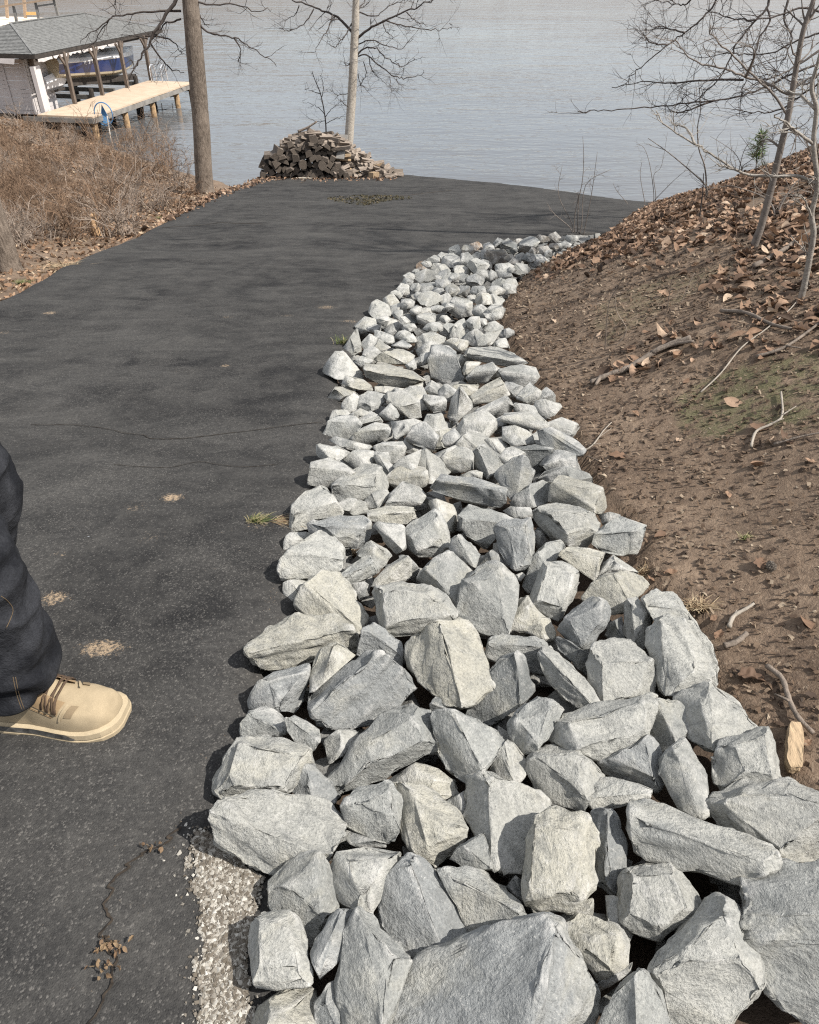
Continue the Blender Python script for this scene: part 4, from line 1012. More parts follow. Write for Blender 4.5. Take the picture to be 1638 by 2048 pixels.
# wood chunk
p = hit(np.array(1582.), np.array(1545.)); d = hit(np.array(1586.), np.array(1465.)); ax = d - p; L = np.linalg.norm(ax)
V, F = hull(np.vstack([p + ax * t + np.array([sx * .014 * wd, sy * .006, .004 + (sz > 0) * .026]) for t, wd in ((0, .9), (.1, 1.1), (.5, 1.0), (.9, 1.1), (1.03, .8)) for sx in (-1, 1) for sy in (-1, 1) for sz in (-1, 1)]))
for _ in range(3): V, F = tri_subdiv(V, F)
V = V + 0.0022 * np.stack([fbm(V * np.array([160, 30, 160]) + k, 2) for k in (1, 20, 40)], -1)
o = obj('wood_chunk', mesh_np('wood_chunk', V - p, F.astype(np.int32), plain('pale_wood', (0.40, 0.295, 0.185), 0.8, 0.25, 60, 0.5, stretch=(1, .15, 1)), True), None, p)
tag(o, 'pale split wood chunk lying on soil beside the riprap', 'wood chunk')
# pinecone
p = hit(np.array(1540.), np.array(1138.)); mb = MB()
for k in range(60):
    t = k / 60; a = k * 2.4; rr = .012 * math.sin(math.pi * (0.12 + 0.8 * t)); c = p + np.array([rr * math.cos(a), (t - .5) * .03, .012 + rr * math.sin(a)])
    mb.box(c, (.007, .004, .004), np.array(Matrix.Rotation(a, 3, 'Y')))
tag(mb.build('pinecone', plain('cone_scale', (0.13, 0.11, 0.09), 0.9, 0.2), None, False, p), 'small grey pinecone on the bare soil beside a torn leaf', 'pinecone')

# ---------------------------------------------------------------- grass tufts
def blades(center, n, h, spread, r_, w=0.0028, lean=(0, 0), droop=0.6):
    Vs, Fs, As = [], [], []; b = 0
    for k in range(n):
        a = r_.uniform(0, 6.283); hh = h * r_.uniform(0.45, 1.1); s = r_.uniform(0.2, 1.0) * spread; ww = w * r_.uniform(0.6, 1.3)
        ph = center + np.array([r_.normal(0, spread * 0.25), r_.normal(0, spread * 0.12), 0])
        dirv = np.array([math.cos(a) + lean[0], math.sin(a) * 0.7 + lean[1], 0]); side = np.array([-math.sin(a), math.cos(a), 0])
        for i in range(5):
            t = i / 4; c = ph + dirv * s * t ** 1.4 + np.array([0, 0, hh * (t - droop * t * t)]); q = side * ww * (1 - t * 0.9)
            Vs += [c - q, c + q]
        Fs += [(b + 2*i, b + 2*i + 1, b + 2*i + 3, b + 2*i + 2) for i in range(4)]; b += 10; As += [r_.random()] * 10
    return np.array(Vs), np.array(Fs), np.array(As)
M_GRASS = mat_leaf('green_grass', [(0.0, (0.07, 0.10, 0.028)), (0.45, (0.12, 0.16, 0.045)), (0.6, (0.32, 0.28, 0.14)), (1.0, (0.52, 0.44, 0.27))])
M_STRAW = mat_leaf('dry_grass', [(0.0, (0.16, 0.10, 0.06)), (0.5, (0.34, 0.25, 0.15)), (1.0, (0.50, 0.41, 0.27))])
def tuft(px, py, n, h, spread, mat, label, lean=(0, 0), road=False, w=0.0022, droop=0.5):
    p = hitP(np.array(float(px)), np.array(float(py))) if road else hit_dn(px, py)
    r2 = np.random.default_rng(int(px + py * 3)); V, F, A = blades(p, n, h, spread, r2, w, lean, droop)
    o = obj('grass_tuft', mesh_np('grass_tuft', V - p, F.astype(np.int32), mat, False, {'rnd': ('POINT', A)}), None, p)
    return tag(o, label, 'grass tuft', 'grass tufts')
tuft(510, 1046, 130, .055, .06, M_GRASS, 'green and straw grass tuft growing from the asphalt beside the riprap', (0.55, 0.1), True)
tuft(548, 1044, 70, .03, .08, M_STRAW, 'flattened straw blades reaching from the green tuft to the rocks', (1.0, 0.0), True, droop=.75)
tuft(703, 1112, 60, .05, .05, M_STRAW, 'dead straw tuft poking up between pale rocks', (0.2, 0))
tuft(1285, 1150, 70, .05, .06, M_STRAW, 'dry stalk tangle at the soil edge below the corner rock', (0.6, 0))
tuft(1398, 1218, 130, .045, .07, M_STRAW, 'brown dead grass against the large pale boulders', (0.3, 0))
tuft(1492, 1078, 40, .035, .04, M_GRASS, 'small sparse green tuft alone on the bare soil', (0.2, 0), w=.0015)
tuft(688, 688, 40, .10, .10, M_GRASS, 'thin grass at the asphalt edge beside mid-strip rocks', (0, 0), True, w=.003)
tuft(325, 438, 120, .13, .22, M_GRASS, 'low green grass on the driveway rim near the big tree', (0, 0), False, w=.006)
tuft(48, 568, 120, .12, .22, M_GRASS, 'green grass clump at the driveway rim near the leaning trunk', (0, 0), False, w=.006)
tuft(130, 535, 90, .08, .3, M_STRAW, 'yellowed grass along the driveway rim beyond the leaning trunk', (0, 0), False, w=.006)
tuft(1525, 298, 40, .2, .14, M_GRASS, 'grass wisps on the leafy crest below the evergreen seedling', (0, 0), False, w=.006)
# dead leafy weeds sprouting from the crack near the bottom of the driveway
def weed(px, py, n, size, label):
    p = hitP(np.array(float(px)), np.array(float(py))); r2 = np.random.default_rng(int(px)); Q = p + np.stack([r2.normal(0, size * .6, n), r2.normal(0, size * .35, n), r2.uniform(0, size * .5, n)], -1)
    V, F, A = scatter_leaves(Q, size * .6, r2, 0.9, 0.004)
    V[:, 2] = np.maximum(V[:, 2], p[2] + .003)
    o = obj('dead_weed', mesh_np('dead_weed', V - p, F.astype(np.int32), M_STRAW, False, {'rnd': ('POINT', np.clip(A * .42, 0, 1))}), None, p); tag(o, label, 'weed', 'dead weeds in the crack')
weed(222, 1900, 34, .022, 'larger tan dead weed sprouting from the asphalt crack'); weed(309, 1703, 14, .022, 'small tan dead weed higher on the asphalt crack'); weed(215,1945,10,.03,'wisp of green-brown weed below the larger dead weed')
# grass-grown hole in the far pad
q = hitP(np.array(735.), np.array(399.)); r2 = np.random.default_rng(77); n = 1000
th_ = r2.uniform(0, 6.283, n); rr = np.sqrt(r2.random(n)); Q = q + np.stack([rr * np.cos(th_) * .58 * (1 + .35 * np.sin(th_ * 2 + 1) + .2 * np.sin(5 * th_)), rr * np.sin(th_) * 1.0 * (1 + .25 * np.sin(th_ * 3)), np.zeros(n)], -1); Q[:, 2] = Pz(Q[:, 1])
V, F, A = scatter_leaves(Q, .055, r2, .35, .002)
tag(obj('leaf_litter', mesh_np('leaf_litter', V, F.astype(np.int32), mat_leaf('mossy_litter', [(0, (.035, .034, .022)), (.5, (.075, .070, .038)), (.9, (.11, .088, .05)), (1, (.20, .155, .095))]), False, {'rnd': ('POINT', A)})),
    'oval of mossy dirt and leaves on the far asphalt pad', 'dirt patch', kind='stuff')

# ---------------------------------------------------------------- cracks in the asphalt
M_CRACK = plain('crack_dirt', (0.022, 0.017, 0.012), 0.95, 0.3, 60); M_CRACK2 = plain('crack_soil', (0.036, 0.027, 0.019), 0.95, 0.5, 60)
def crack(pts, w0, mat, name='crack'):
    q = np.array(pts, float); P = smooth_path(hitP(q[:, 0], q[:, 1]), k=16); n = len(P)
    jit = (0.010 if w0 < .01 else 0.05) * n2(np.arange(n), np.zeros(n), 0.16, 3, w0 * 1000); P[:, 0] += jit; P[:, 1] += jit * .6
    P[:, 2] = Pz(P[:, 1]) + 0.012 * n2(P[:, 0], P[:, 1], 0.9, 2) + 0.004
    T = np.gradient(P, axis=0); S = np.stack([-T[:, 1], T[:, 0], 0 * T[:, 0]], -1); S /= np.linalg.norm(S, axis=1, keepdims=True)
    w_ = w0 * (0.6 + 0.8 * np.abs(n2(np.arange(n), np.zeros(n), 0.7, 2, 4.)))
    V = np.vstack([P - S * w_[:, None], P + S * w_[:, None]]); F = np.array([(i, i + 1, n + i + 1, n + i) for i in range(n - 1)])
    obj(name, mesh_np(name, V, F, mat), driveway)
crack([(360,1655),(325,1690),(290,1705),(255,1735),(228,1770),(218,1820),(215,1870),(222,1900),(222,1960),(205,2010),(180,2060)], .0022, M_CRACK2)
crack([(60,848),(160,852),(260,868),(330,880),(430,872),(520,862),(600,852),(650,848)], .0020, M_CRACK)
crack([(230,930),(330,936),(400,925),(480,935),(560,930)], .0014, M_CRACK)
crack([(800,392),(850,386),(900,382)], .02, M_CRACK2)
crack([(330,455),(400,450),(440,445),(520,447)], .012, M_CRACK)

# ================================================================ trees, saplings and brush
def mat_bark(name, dark, light, sc_=1.0, stretch=0.22, bump=0.8):
    m = NT(name); c = m.coord('Object', scale=(sc_, sc_, sc_ * stretch))
    a = m.noise(c, 14.0, 5, 0.7, 0.5); b = m.noise(m.coord('Object'), 2.5, 4, 0.6); f = m.noise(m.coord('Object'), 60.0, 3, 0.7)
    col = m.mix(m.ramp(a, [(0.38, 0.0), (0.62, 1.0)]), dark, light)
    col = m.mix(m.ramp(b, [(0.4, 0.0), (0.65, 0.4)]), col, tuple(min(1, x * 1.5) for x in light))
    col = m.mix(m.ramp(f, [(0.35, 0.5), (0.5, 0.0)]), col, dark)
    return m.done(col, 0.95, m.bump(m.math('ADD', a, m.math('MULTIPLY', f, 0.4)), bump, 0.03), 0.15)
M_BARK = mat_bark('furrowed_bark', (0.085, 0.068, 0.054), (0.225, 0.185, 0.150), 1.7, 0.3, 1.0)
M_BARK_PALE = mat_bark('pale_smooth_bark', (0.27, 0.235, 0.195), (0.44, 0.40, 0.345), 1.5, 1.0, 0.4)
M_BRANCH = plain('dark_branch', (0.062, 0.050, 0.044), 0.9, 0.25, 20, 0.3)
M_BRANCH_G = plain('grey_branch', (0.175, 0.150, 0.130), 0.9, 0.25, 20, 0.3)
M_BRUSH = plain('brush_twig', (0.165, 0.107, 0.068), 0.9, 0.35, 3.0)
M_BRUSH2 = plain('pale_brush_twig', (0.255, 0.205, 0.165), 0.9, 0.3, 3.0)
def P3(pts, y):
    q = np.array(pts, float); yy = np.broadcast_to(np.asarray(y, float), (len(q),)); return aty(q[:, 0], q[:, 1], yy)
def trunk_mesh(path, rad, sides=18, flare=0.0, seed=1, rough=0.04):
    P = np.asarray(path, float); n = len(P); rad = np.asarray(rad, float)
    T = np.gradient(P, axis=0); T /= np.linalg.norm(T, axis=1, keepdims=True)
    U = np.cross(T, np.array([0, 1.0, 0.2])); U /= np.linalg.norm(U, axis=1, keepdims=True); W = np.cross(T, U)
    a = np.arange(sides) * 2 * math.pi / sides
    V = np.zeros((n, sides, 3)); s = np.concatenate([[0], np.cumsum(np.linalg.norm(np.diff(P, axis=0), axis=1))])
    for i in range(n):
        fl = 1 + flare * math.exp(-s[i] / 0.22) * (1 + 0.45 * np.sin(a * 4 + seed) + 0.3 * np.sin(a * 7 + 2 * seed))
        rr = rad[i] * fl
        rr = rr * (1 + rough * fbm(np.stack([np.cos(a) * 3, np.sin(a) * 3, np.full(sides, s[i] * 2.0 + seed)], -1), 2))
        V[i] = P[i] + rr[:, None] * (np.cos(a)[:, None] * U[i] + np.sin(a)[:, None] * W[i])
    F = [(i*sides+j, i*sides+(j+1) % sides, (i+1)*sides+(j+1) % sides, (i+1)*sides+j) for i in range(n-1) for j in range(sides)]
    return V.reshape(-1, 3), F
def twigs(mb, path, r0, r_, n, length, level=2, flat=(1, 0.6, 0.7), sides=3):
    """side shoots along a limb, forking again"""
    P = np.asarray(path); m = len(P)
    for k in range(n):
        t = r_.uniform(0.18, 1.0) * (m - 1); i = min(int(t), m - 2); f = t - i; a = P[i] * (1 - f) + P[i + 1] * f
        d = P[i + 1] - P[i]; d = d / max(np.linalg.norm(d), 1e-6)
        s = r_.normal(size=3) * np.array(flat); s -= d * (s @ d) * 0.6; s /= max(np.linalg.norm(s), 1e-6)
        v = d * r_.uniform(0.4, 1.0) + s * r_.uniform(0.5, 1.0); v /= np.linalg.norm(v)
        L = length * r_.uniform(0.35, 1.0); q = [a]; bend = r_.normal(size=3) * 0.25 + np.array([0, 0, 0.18])
        for j in range(4):
            v = v + bend * 0.35 + r_.normal(size=3) * 0.16; v /= np.linalg.norm(v); q.append(q[-1] + v * L / 4)
        mb.tube(q, np.linspace(r0, r0 * 0.3, 5), sides, False)
        if level > 1: twigs(mb, q, r0 * 0.6, r_, int(r_.integers(2, 5)), length * 0.5, level - 1, flat, sides)
def limbs(name, root, lists, y, r0, mat, seed, ntw=6, tl=0.7, parent_r=None, yj=0.4, level=2):
    """each listed limb is a part of the tree, with its own side shoots"""
    r_ = np.random.default_rng(seed); rl = np.array(root.location)
    for pts in lists:
        rad = r0; 
        if isinstance(pts[0], (int, float)): rad = pts[0]; pts = pts[1:]
        m = len(pts); drift = r_.normal(0, yj)
        yy = y + drift * np.linspace(0, 1, m) ** 1.2
        P = smooth_path(P3(pts, yy), k=5)
        P = P + 0.0011 * y * r_.normal(size=P.shape) * np.linspace(0, 1, len(P))[:, None]
        mb = MB(); mb.tube(P, np.linspace(rad, rad * 0.3, len(P)), 6)
        twigs(mb, P, rad * 0.32, r_, ntw, tl, level)
        mb.flush(); mb.V = [v - rl for v in mb.V]; mb.build(name, mat, root, True)

# the big furrowed trunk at the water's edge
p = hit(np.array(410.), np.array(386.)); ty = float(p[1])
t1 = thing('lakeside_tree', 'thick brown furrowed tree trunk at the driveway rim above the lake', 'tree', p)
pts = [(412,392),(410,380),(407,340),(402,250),(394,150),(386,60),(380,0),(372,-110),(362,-260),(350,-480),(345,-800)]
P = smooth_path(P3(pts, ty), k=5); rad = np.interp(np.linspace(0, 1, len(P)), [0, .1, .3, .55, .75, 1], [.300, .285, .265, .245, .20, .09])
P[0, 2] -= 0.15
V, F = trunk_mesh(P, rad, 20, 0.30, 3); obj('trunk', mesh_np('trunk', V - p, F, M_BARK, True), t1)
limbs('branch', t1, [[.035,(362,22),(320,22),(280,25),(240,32),(222,36),(205,60),(190,90)], [.06,(372,-60),(352,0),(330,30),(312,62),(296,90),(280,118),(268,140)], [.022,(222,36),(190,60),(160,85)], [.03,(362,38),(340,45),(328,48),(310,72),(296,78)],
      [.03,(398,45),(412,62),(440,70),(470,76),(500,95),(530,112),(552,130)], [.022,(395,20),(408,45),(415,55)], [.025,(468,76),(482,100),(478,125)], [.02,(296,78),(270,72),(240,70)], [.03,(384,0),(420,10),(470,8),(510,22),(545,20)],
      [.028,(290,72),(330,75),(352,90),(365,110)], [.03,(380,-90),(330,-60),(270,-40),(230,0),(232,25)], [.03,(300,85),(320,115),(340,135),(368,145)], [.05,(375,-150),(470,-200),(560,-240),(640,-300)], [.05,(370,-200),(280,-260),(180,-300),(90,-320)], [.05,(365,-330),(450,-420),(520,-520)], [.04,(360,-420),(300,-520),(240,-600)]],
      ty, .03, M_BRANCH, 11, 7, .9)
# leaning trunk cut by the picture's edge
p = hit(np.array(20.), np.array(540.)); ty2 = float(p[1])
t2 = thing('leaning_tree', 'scarred grey-brown trunk leaning in at the picture edge', 'tree', p)
pts = [(22,545),(12,510),(0,470),(-14,425),(-40,340),(-80,200),(-130,0),(-220,-300)]
P = smooth_path(P3(pts, ty2), k=5); P[0, 2] -= .2; V, F = trunk_mesh(P, np.linspace(.21, .12, len(P)), 20, 0.25, 8, 0.06); obj('trunk', mesh_np('trunk', V - p, F, M_BARK, True), t2)
limbs('branch', t2, [[.04,(-120,20),(-60,-60),(40,-120),(120,-150)], [.04,(-150,-60),(-240,-120),(-330,-160)]], ty2, .04, M_BRANCH_G, 12, 6, .9)
# slender pale tree behind the woodpile
p = hitP(np.array(697.), np.array(349.)); p[1] += 0.9; p[2] = float(Zt(p[0], p[1])); ty3 = float(p[1])
t3 = thing('pale_tree', 'slender pale-barked bare tree rising behind the woodpile', 'tree', p)
pts = [(692,335),(697,290),(703,200),(708,110),(711,40),(712,0),(716,-120),(722,-300),(730,-520)]
P = smooth_path(P3(pts, ty3), k=5); P[0, 2] -= 0.4; V, F = trunk_mesh(P, np.interp(np.linspace(0, 1, len(P)), [0, .2, .6, 1], [.135, .118, .085, .03]), 14, 0.15, 5); obj('trunk', mesh_np('trunk', V - p, F, M_BARK_PALE, True), t3)
K3 = lambda L: [(480 + a / 3.7227, b / 3.7227) for a, b in L]
limbs('branch', t3, [[.035] + K3([(835,240),(760,160),(690,110),(560,60),(390,0),(300,-60)]), [.016] + K3([(690,110),(650,230),(600,300),(560,390)]), [.016] + K3([(550,65),(500,150),(420,210),(340,230),(290,205)]), [.014] + K3([(440,40),(410,110),(330,155)]),
      [.018] + K3([(835,170),(790,250),(740,320),(690,345),(650,310)]), [.034] + K3([(880,280),(960,215),(1080,150),(1220,90),(1350,40),(1450,0)]), [.018] + K3([(1080,150),(1200,190),(1380,215),(1540,220),(1580,180)]), [.014] + K3([(1060,160),(1090,240),(1150,290)]), [.016] + K3([(1240,90),(1300,150),(1400,190)]),
      [.024] + K3([(860,430),(900,380),(960,355),(1020,365),(1100,440),(1200,490),(1300,450)]), [.02] + K3([(880,420),(940,410),(1040,490),(1130,560),(1220,580),(1330,560),(1380,520)]), [.012] + K3([(1115,570),(1120,640),(1140,710)]), [.010] + K3([(1165,590),(1185,660)]), [.014] + K3([(880,550),(900,630),(980,670)]),
      [.014] + K3([(920,460),(940,560),(890,640)]), [.022] + K3([(850,180),(880,80),(940,0)]), [.012] + K3([(820,695),(720,700),(650,670)]), [.012] + K3([(810,800),(770,770),(740,730)]), [.016] + K3([(960,420),(980,520),(1060,600)]), [.018] + K3([(880,330),(980,300),(1090,340),(1200,360),(1290,290)]),
      [.014] + K3([(830,460),(800,490),(775,470)]), [.018] + K3([(890,90),(1000,120),(1120,40),(1250,0)]), [.03] + K3([(850,-60),(1000,-160),(1200,-220)]), [.03] + K3([(850,-200),(700,-320),(560,-380)])],
      ty3, .02, M_BRANCH, 13, 9, .7)
# dark seedling between pile and water
def small_tree(name, base, main, sides_, y, r0, mat, label, cat, seed, ntw=4, tl=.3, group=None, level=2, yj=.15):
    q = thing(name, label, cat, base, 0, group); r_ = np.random.default_rng(seed)
    P = smooth_path(P3(main, y), k=5); mb = MB(); mb.tube(P, np.linspace(r0, r0 * .35, len(P)), 7); twigs(mb, P, r0 * .25, r_, ntw, tl, level)
    mb.flush(); mb.V = [v - np.array(base) for v in mb.V]; mb.build('trunk', mat, q, True)
    limbs('branch', q, sides_, y, r0 * .5, mat, seed + 1, ntw, tl, yj=yj, level=level)
    return q
yy = ty3 + .5; b = P3([(651,262)], yy)[0]; b[2] -= 1.0
small_tree('seedling', b, [(652,290)] + K3([(640,960),(630,850),(600,700),(560,600),(535,530)]),
    [K3([(630,850),(580,800),(520,770),(460,760)]), K3([(635,870),(690,800),(750,750)]), K3([(610,720),(620,650),(600,560)]), K3([(600,700),(540,680),(490,660)]), K3([(640,920),(720,880),(790,870)]), K3([(635,900),(560,900),(490,860)])], yy, .022, M_BRANCH, 'dark bare seedling behind the top of the woodpile', 'seedling', 14, 6, .35)

# saplings on the right bank
K4 = lambda L: [(1000 + a / 2.5674, b / 2.5674) for a, b in L]
p = hit(np.array(1507.), np.array(495.)); y1 = float(p[1])
small_tree('sapling', p, [(1507,498)] + K4([(1320,1220),(1345,1150),(1395,960),(1440,770),(1480,600),(1500,480),(1530,300),(1560,150),(1610,0),(1660,-200),(1720,-500)]),
    [[.008] + K4([(1480,600),(1400,480),(1290,380),(1180,270),(1090,190),(1075,130)]), [.009] + K4([(1515,490),(1460,475),(1380,430),(1260,395),(1150,350),(1040,330),(960,280),(890,200)]), [.008] + K4([(1440,760),(1380,720),(1330,730)]), [.009] + K4([(1470,640),(1520,690),(1560,690)]), [.008] + K4([(1260,395),(1300,300),(1290,240)])],
    y1, .025, M_BRANCH_G, 'taller grey sapling leaning away on the leafy bank', 'sapling', 15, 9, .24, 'saplings on the bank')
p = hit(np.array(1602.), np.array(598.)); y2 = float(p[1])
small_tree('sapling', p, [(1600,604)] + K4([(1560,1480),(1590,1330),(1610,1200),(1600,1100),(1630,950),(1610,740),(1625,560),(1600,450),(1640,300),(1700,100),(1740,-100)]),
    [[.008] + K4([(1620,940),(1530,905),(1400,905),(1250,890),(1130,820),(1000,740),(860,650),(800,570)]), [.008] + K4([(1610,740),(1540,690),(1480,640),(1400,590)]), [.008] + K4([(1620,560),(1540,490),(1460,470)]), [.006] + K4([(1250,890),(1180,860),(1100,850)]), [.006] + K4([(1605,1130),(1570,1040),(1540,1000)]), [.006] + K4([(1000,740),(960,660),(900,640)])],
    y2, .016, mat_bark('white_bark', (0.18, 0.16, 0.138), (0.31, 0.285, 0.25), 2.0, 1.0, 0.3), 'slim whitish sapling nearest the picture edge', 'sapling', 16, 8, .18, 'saplings on the bank')
# overhanging tree that stands out of frame to the right, its low boughs in view
base = np.array([7.6, 8.2, 0.0]); base[2] = float(Zt(base[0], base[1])); yo = 7.2
t5 = thing('overhanging_tree', 'bare tree whose thin dark boughs hang in from the top corner', 'tree', base)
P = smooth_path(np.array([[7.6, 8.2, base[2] - .2], [7.55, 8.1, base[2] + 1.5], [7.4, 7.9, base[2] + 3.2], [7.3, 7.7, base[2] + 5.5], [7.2, 7.5, base[2] + 8.5]]), k=5)
V, F = trunk_mesh(P, np.linspace(.15, .06, len(P)), 14, .2, 9); obj('trunk', mesh_np('trunk', V - base, F, M_BARK, True), t5)
top = lambda dz, *pts: pts
mb = MB(); r_ = np.random.default_rng(17)
lead = lambda px, py, k: [P[k], (P[k] + P3([(px, py)], yo)[0]) / 2 + np.array([0, 0, .5]), P3([(px, py)], yo)[0]]
for (px, py, k, r0, lst) in [(1545, -60, 10, .045, []), (1440, -60, 12, .035, []), (1660, 60, 8, .03, []), (1670, 125, 7, .03, [])]:
    L = smooth_path(np.array(lead(px, py, k)), k=6); m2 = MB(); m2.tube(L, np.linspace(r0, r0 * .5, len(L)), 6); m2.flush(); m2.V = [v - base for v in m2.V]; m2.build('bough', M_BRANCH, t5, True)
limbs('branch', t5, [[.011,(1545,-60)] + K4([(1380,0),(1370,40),(1300,120),(1210,230),(1180,310),(1120,400),(1020,500),(900,590)]), [.009] + K4([(1370,40),(1385,110),(1330,200),(1290,340),(1250,440),(1240,520)]), [.009,(1440,-60)] + K4([(1110,0),(1040,90),(950,170),(860,230),(760,310),(670,390),(660,430)]),
      [.010,(1670,125)] + K4([(1638,330),(1500,380),(1380,440),(1250,490),(1100,515),(950,530),(800,550),(640,560),(480,570),(400,580)]), [.009,(1660,60)] + K4([(1638,170),(1500,220),(1400,270),(1280,280),(1160,280),(1000,300)]), [.010] + K4([(1480,0),(1460,100),(1500,200),(1440,330)]), [.010] + K4([(1250,410),(1100,410),(900,425),(760,420),(580,445)]),
      [.010] + K4([(1638,260),(1520,340),(1420,390),(1320,420)]), [.009] + K4([(1638,60),(1560,40),(1420,80),(1300,100),(1180,90),(1060,40)]), [.009] + K4([(1100,515),(980,560),(870,580)]), [.008] + K4([(950,170),(880,150),(800,130)]), [.008] + K4([(860,230),(780,220),(730,170)]), [.010] + K4([(1638,430),(1560,480),(1440,560),(1330,580),(1200,560)]),
      [.008] + K4([(1000,-40),(960,20),(900,20),(800,0)]), [.012,(1670,125)] + K4([(1638,380),(1580,430),(1500,420),(1400,350)])], yo, .012, M_BRANCH, 18, 15, .34, yj=.5)
# small bare shrubs on the bank's edge
def px_shrub(px, py, stems, label, seed, mat=M_BRANCH_G, r0=.008, name='bare_shrub', ntw=4, tl=.2):
    p = hit_dn(px, py); y = float(p[1]); r_ = np.random.default_rng(seed)
    q = thing(name, label, 'shrub', p, 0, 'bare shrubs on the right bank')
    for st_ in stems:
        yj = y + r_.normal(0, .12); P = P3(st_, np.linspace(y, yj, len(st_))); P = smooth_path(P, k=4); mb = MB(); mb.tube(P, np.linspace(r0, r0 * .3, len(P)), 5); twigs(mb, P, r0 * .35, r_, ntw, tl, 2)
        mb.flush(); mb.V = [v - p for v in mb.V]; mb.build('stem', mat, q, True)
px_shrub(1158, 478, [[(1150,480)] + K4([(385,1100),(420,950),(430,820),(425,700)]), [(1145,482)] + K4([(370,1150),(300,1000),(320,850)]), [(1155,482)] + K4([(420,1150),(440,950),(570,870)]), [(1150,482)] + K4([(360,1170),(280,1100),(240,1040)]), [(1165,482)] + K4([(440,1150),(470,1000),(500,780)]), [(1155,482)] + K4([(400,1100),(405,1000),(395,1050)])], 'thin upright shrub at the far tip of the riprap', 31)
px_shrub(1300, 410, [[(1305,412)] + K4([(790,1000),(770,850),(740,760),(700,740)]), [(1310,412)] + K4([(800,1000),(790,900),(830,850),(860,680)]), [(1290,412)] + K4([(740,1020),(720,900),(730,830)]), [(1270,430)] + K4([(650,1040),(600,980),(580,940)]), [(1300,410)] + K4([(820,1000),(900,920),(960,870)])], 'tangled shrub where the bank meets the asphalt pad', 32)
px_shrub(1390, 445, [[(1394,448)] + K4([(1020,1140),(1040,1000),(1045,890)])], 'single dark upright stem in the litter', 33, M_BRANCH, .010, ntw=2)
px_shrub(1412, 400, [[(1412,402)] + K4([(1060,950),(1050,850),(1020,760),(1015,650),(1030,560),(1020,420)]), [(1412,402)] + K4([(1060,960),(980,880),(860,780),(760,710)])], 'tall thin shrub on the crest right of the pad', 34, M_BRANCH_G, .009)
px_shrub(1210, 700, [[(1210,705)] + K4([(545,1700),(560,1560),(600,1480),(640,1420)]), [(1225,700)] + K4([(650,1700),(600,1600),(590,1500)])], 'pale wiry seedling on the bare slope', 35, M_BRUSH2, .004, ntw=2, tl=.1)
px_shrub(1335, 620, [[(1335,622)] + K4([(860,1580),(880,1450),(900,1400)]), [(1358,615)] + K4([(930,1560),(960,1480),(1000,1400)])], 'second pale wiry seedling above the standing oak leaf', 36, M_BRUSH2, .004, ntw=2, tl=.1)
px_shrub(1560, 430, [[(1560,430)] + K4([(1440,1060),(1500,960),(1560,900)]), [(1550,440)] + K4([(1400,1060),(1330,1000),(1180,950)])], 'low branching shrub between the two saplings', 37)
px_shrub(1620, 330, [[(1625,330)] + K4([(1600,800),(1560,700),(1520,680)]), [(1630,330)] + K4([(1638,820),(1620,700),(1638,640)])], 'small twiggy shrub on the crest at the picture edge', 38)
px_shrub(1480, 345, [[(1478,345)] + K4([(1240,860),(1200,780),(1080,700)]), [(1480,345)] + K4([(1230,860),(1260,760),(1320,700)]), [(1484,345)] + K4([(1250,850),(1300,800),(1230,690)])], 'twiggy shrub at the foot of the evergreen seedling', 39)
# evergreen seedling
p = hit_dn(1516, 322); ye = float(p[1]); q = thing('evergreen_seedling', 'small green cedar seedling on the crest of the leafy bank', 'seedling', p)
P = smooth_path(P3([(1512,345),(1513,322),(1514,305),(1520,285),(1526,268)], ye), k=5); mb = MB(); mb.tube(P, np.linspace(.008, .003, len(P)), 5); mb.flush(); mb.V = [v - p for v in mb.V]; mb.build('trunk', M_BRANCH, q)
r_ = np.random.default_rng(40); Vn, Fn = [], []; b = 0
for k in range(420):
    t = r_.uniform(.25, 1) * (len(P) - 1); c = P[int(t)] ; d = r_.normal(size=3) * np.array([1, .8, .5]); d[2] = abs(d[2]) * .8 + .2; d /= np.linalg.norm(d); L = .17 * r_.uniform(.4, 1) * (1.25 - t / len(P) * .6)
    a = c + d * L * r_.uniform(0, .7); e = a + (d + r_.normal(size=3) * .5) * .05; s = np.cross(d, r_.normal(size=3)); s = s / np.linalg.norm(s) * .006
    Vn += [a - s, a + s, e + s * .3, e - s * .3]; Fn.append((b, b + 1, b + 2, b + 3)); b += 4
obj('crown', mesh_np('crown', np.array(Vn) - p, np.array(Fn), plain('cedar_green', (0.13, 0.18, 0.05), .8, .4, 40)), q)

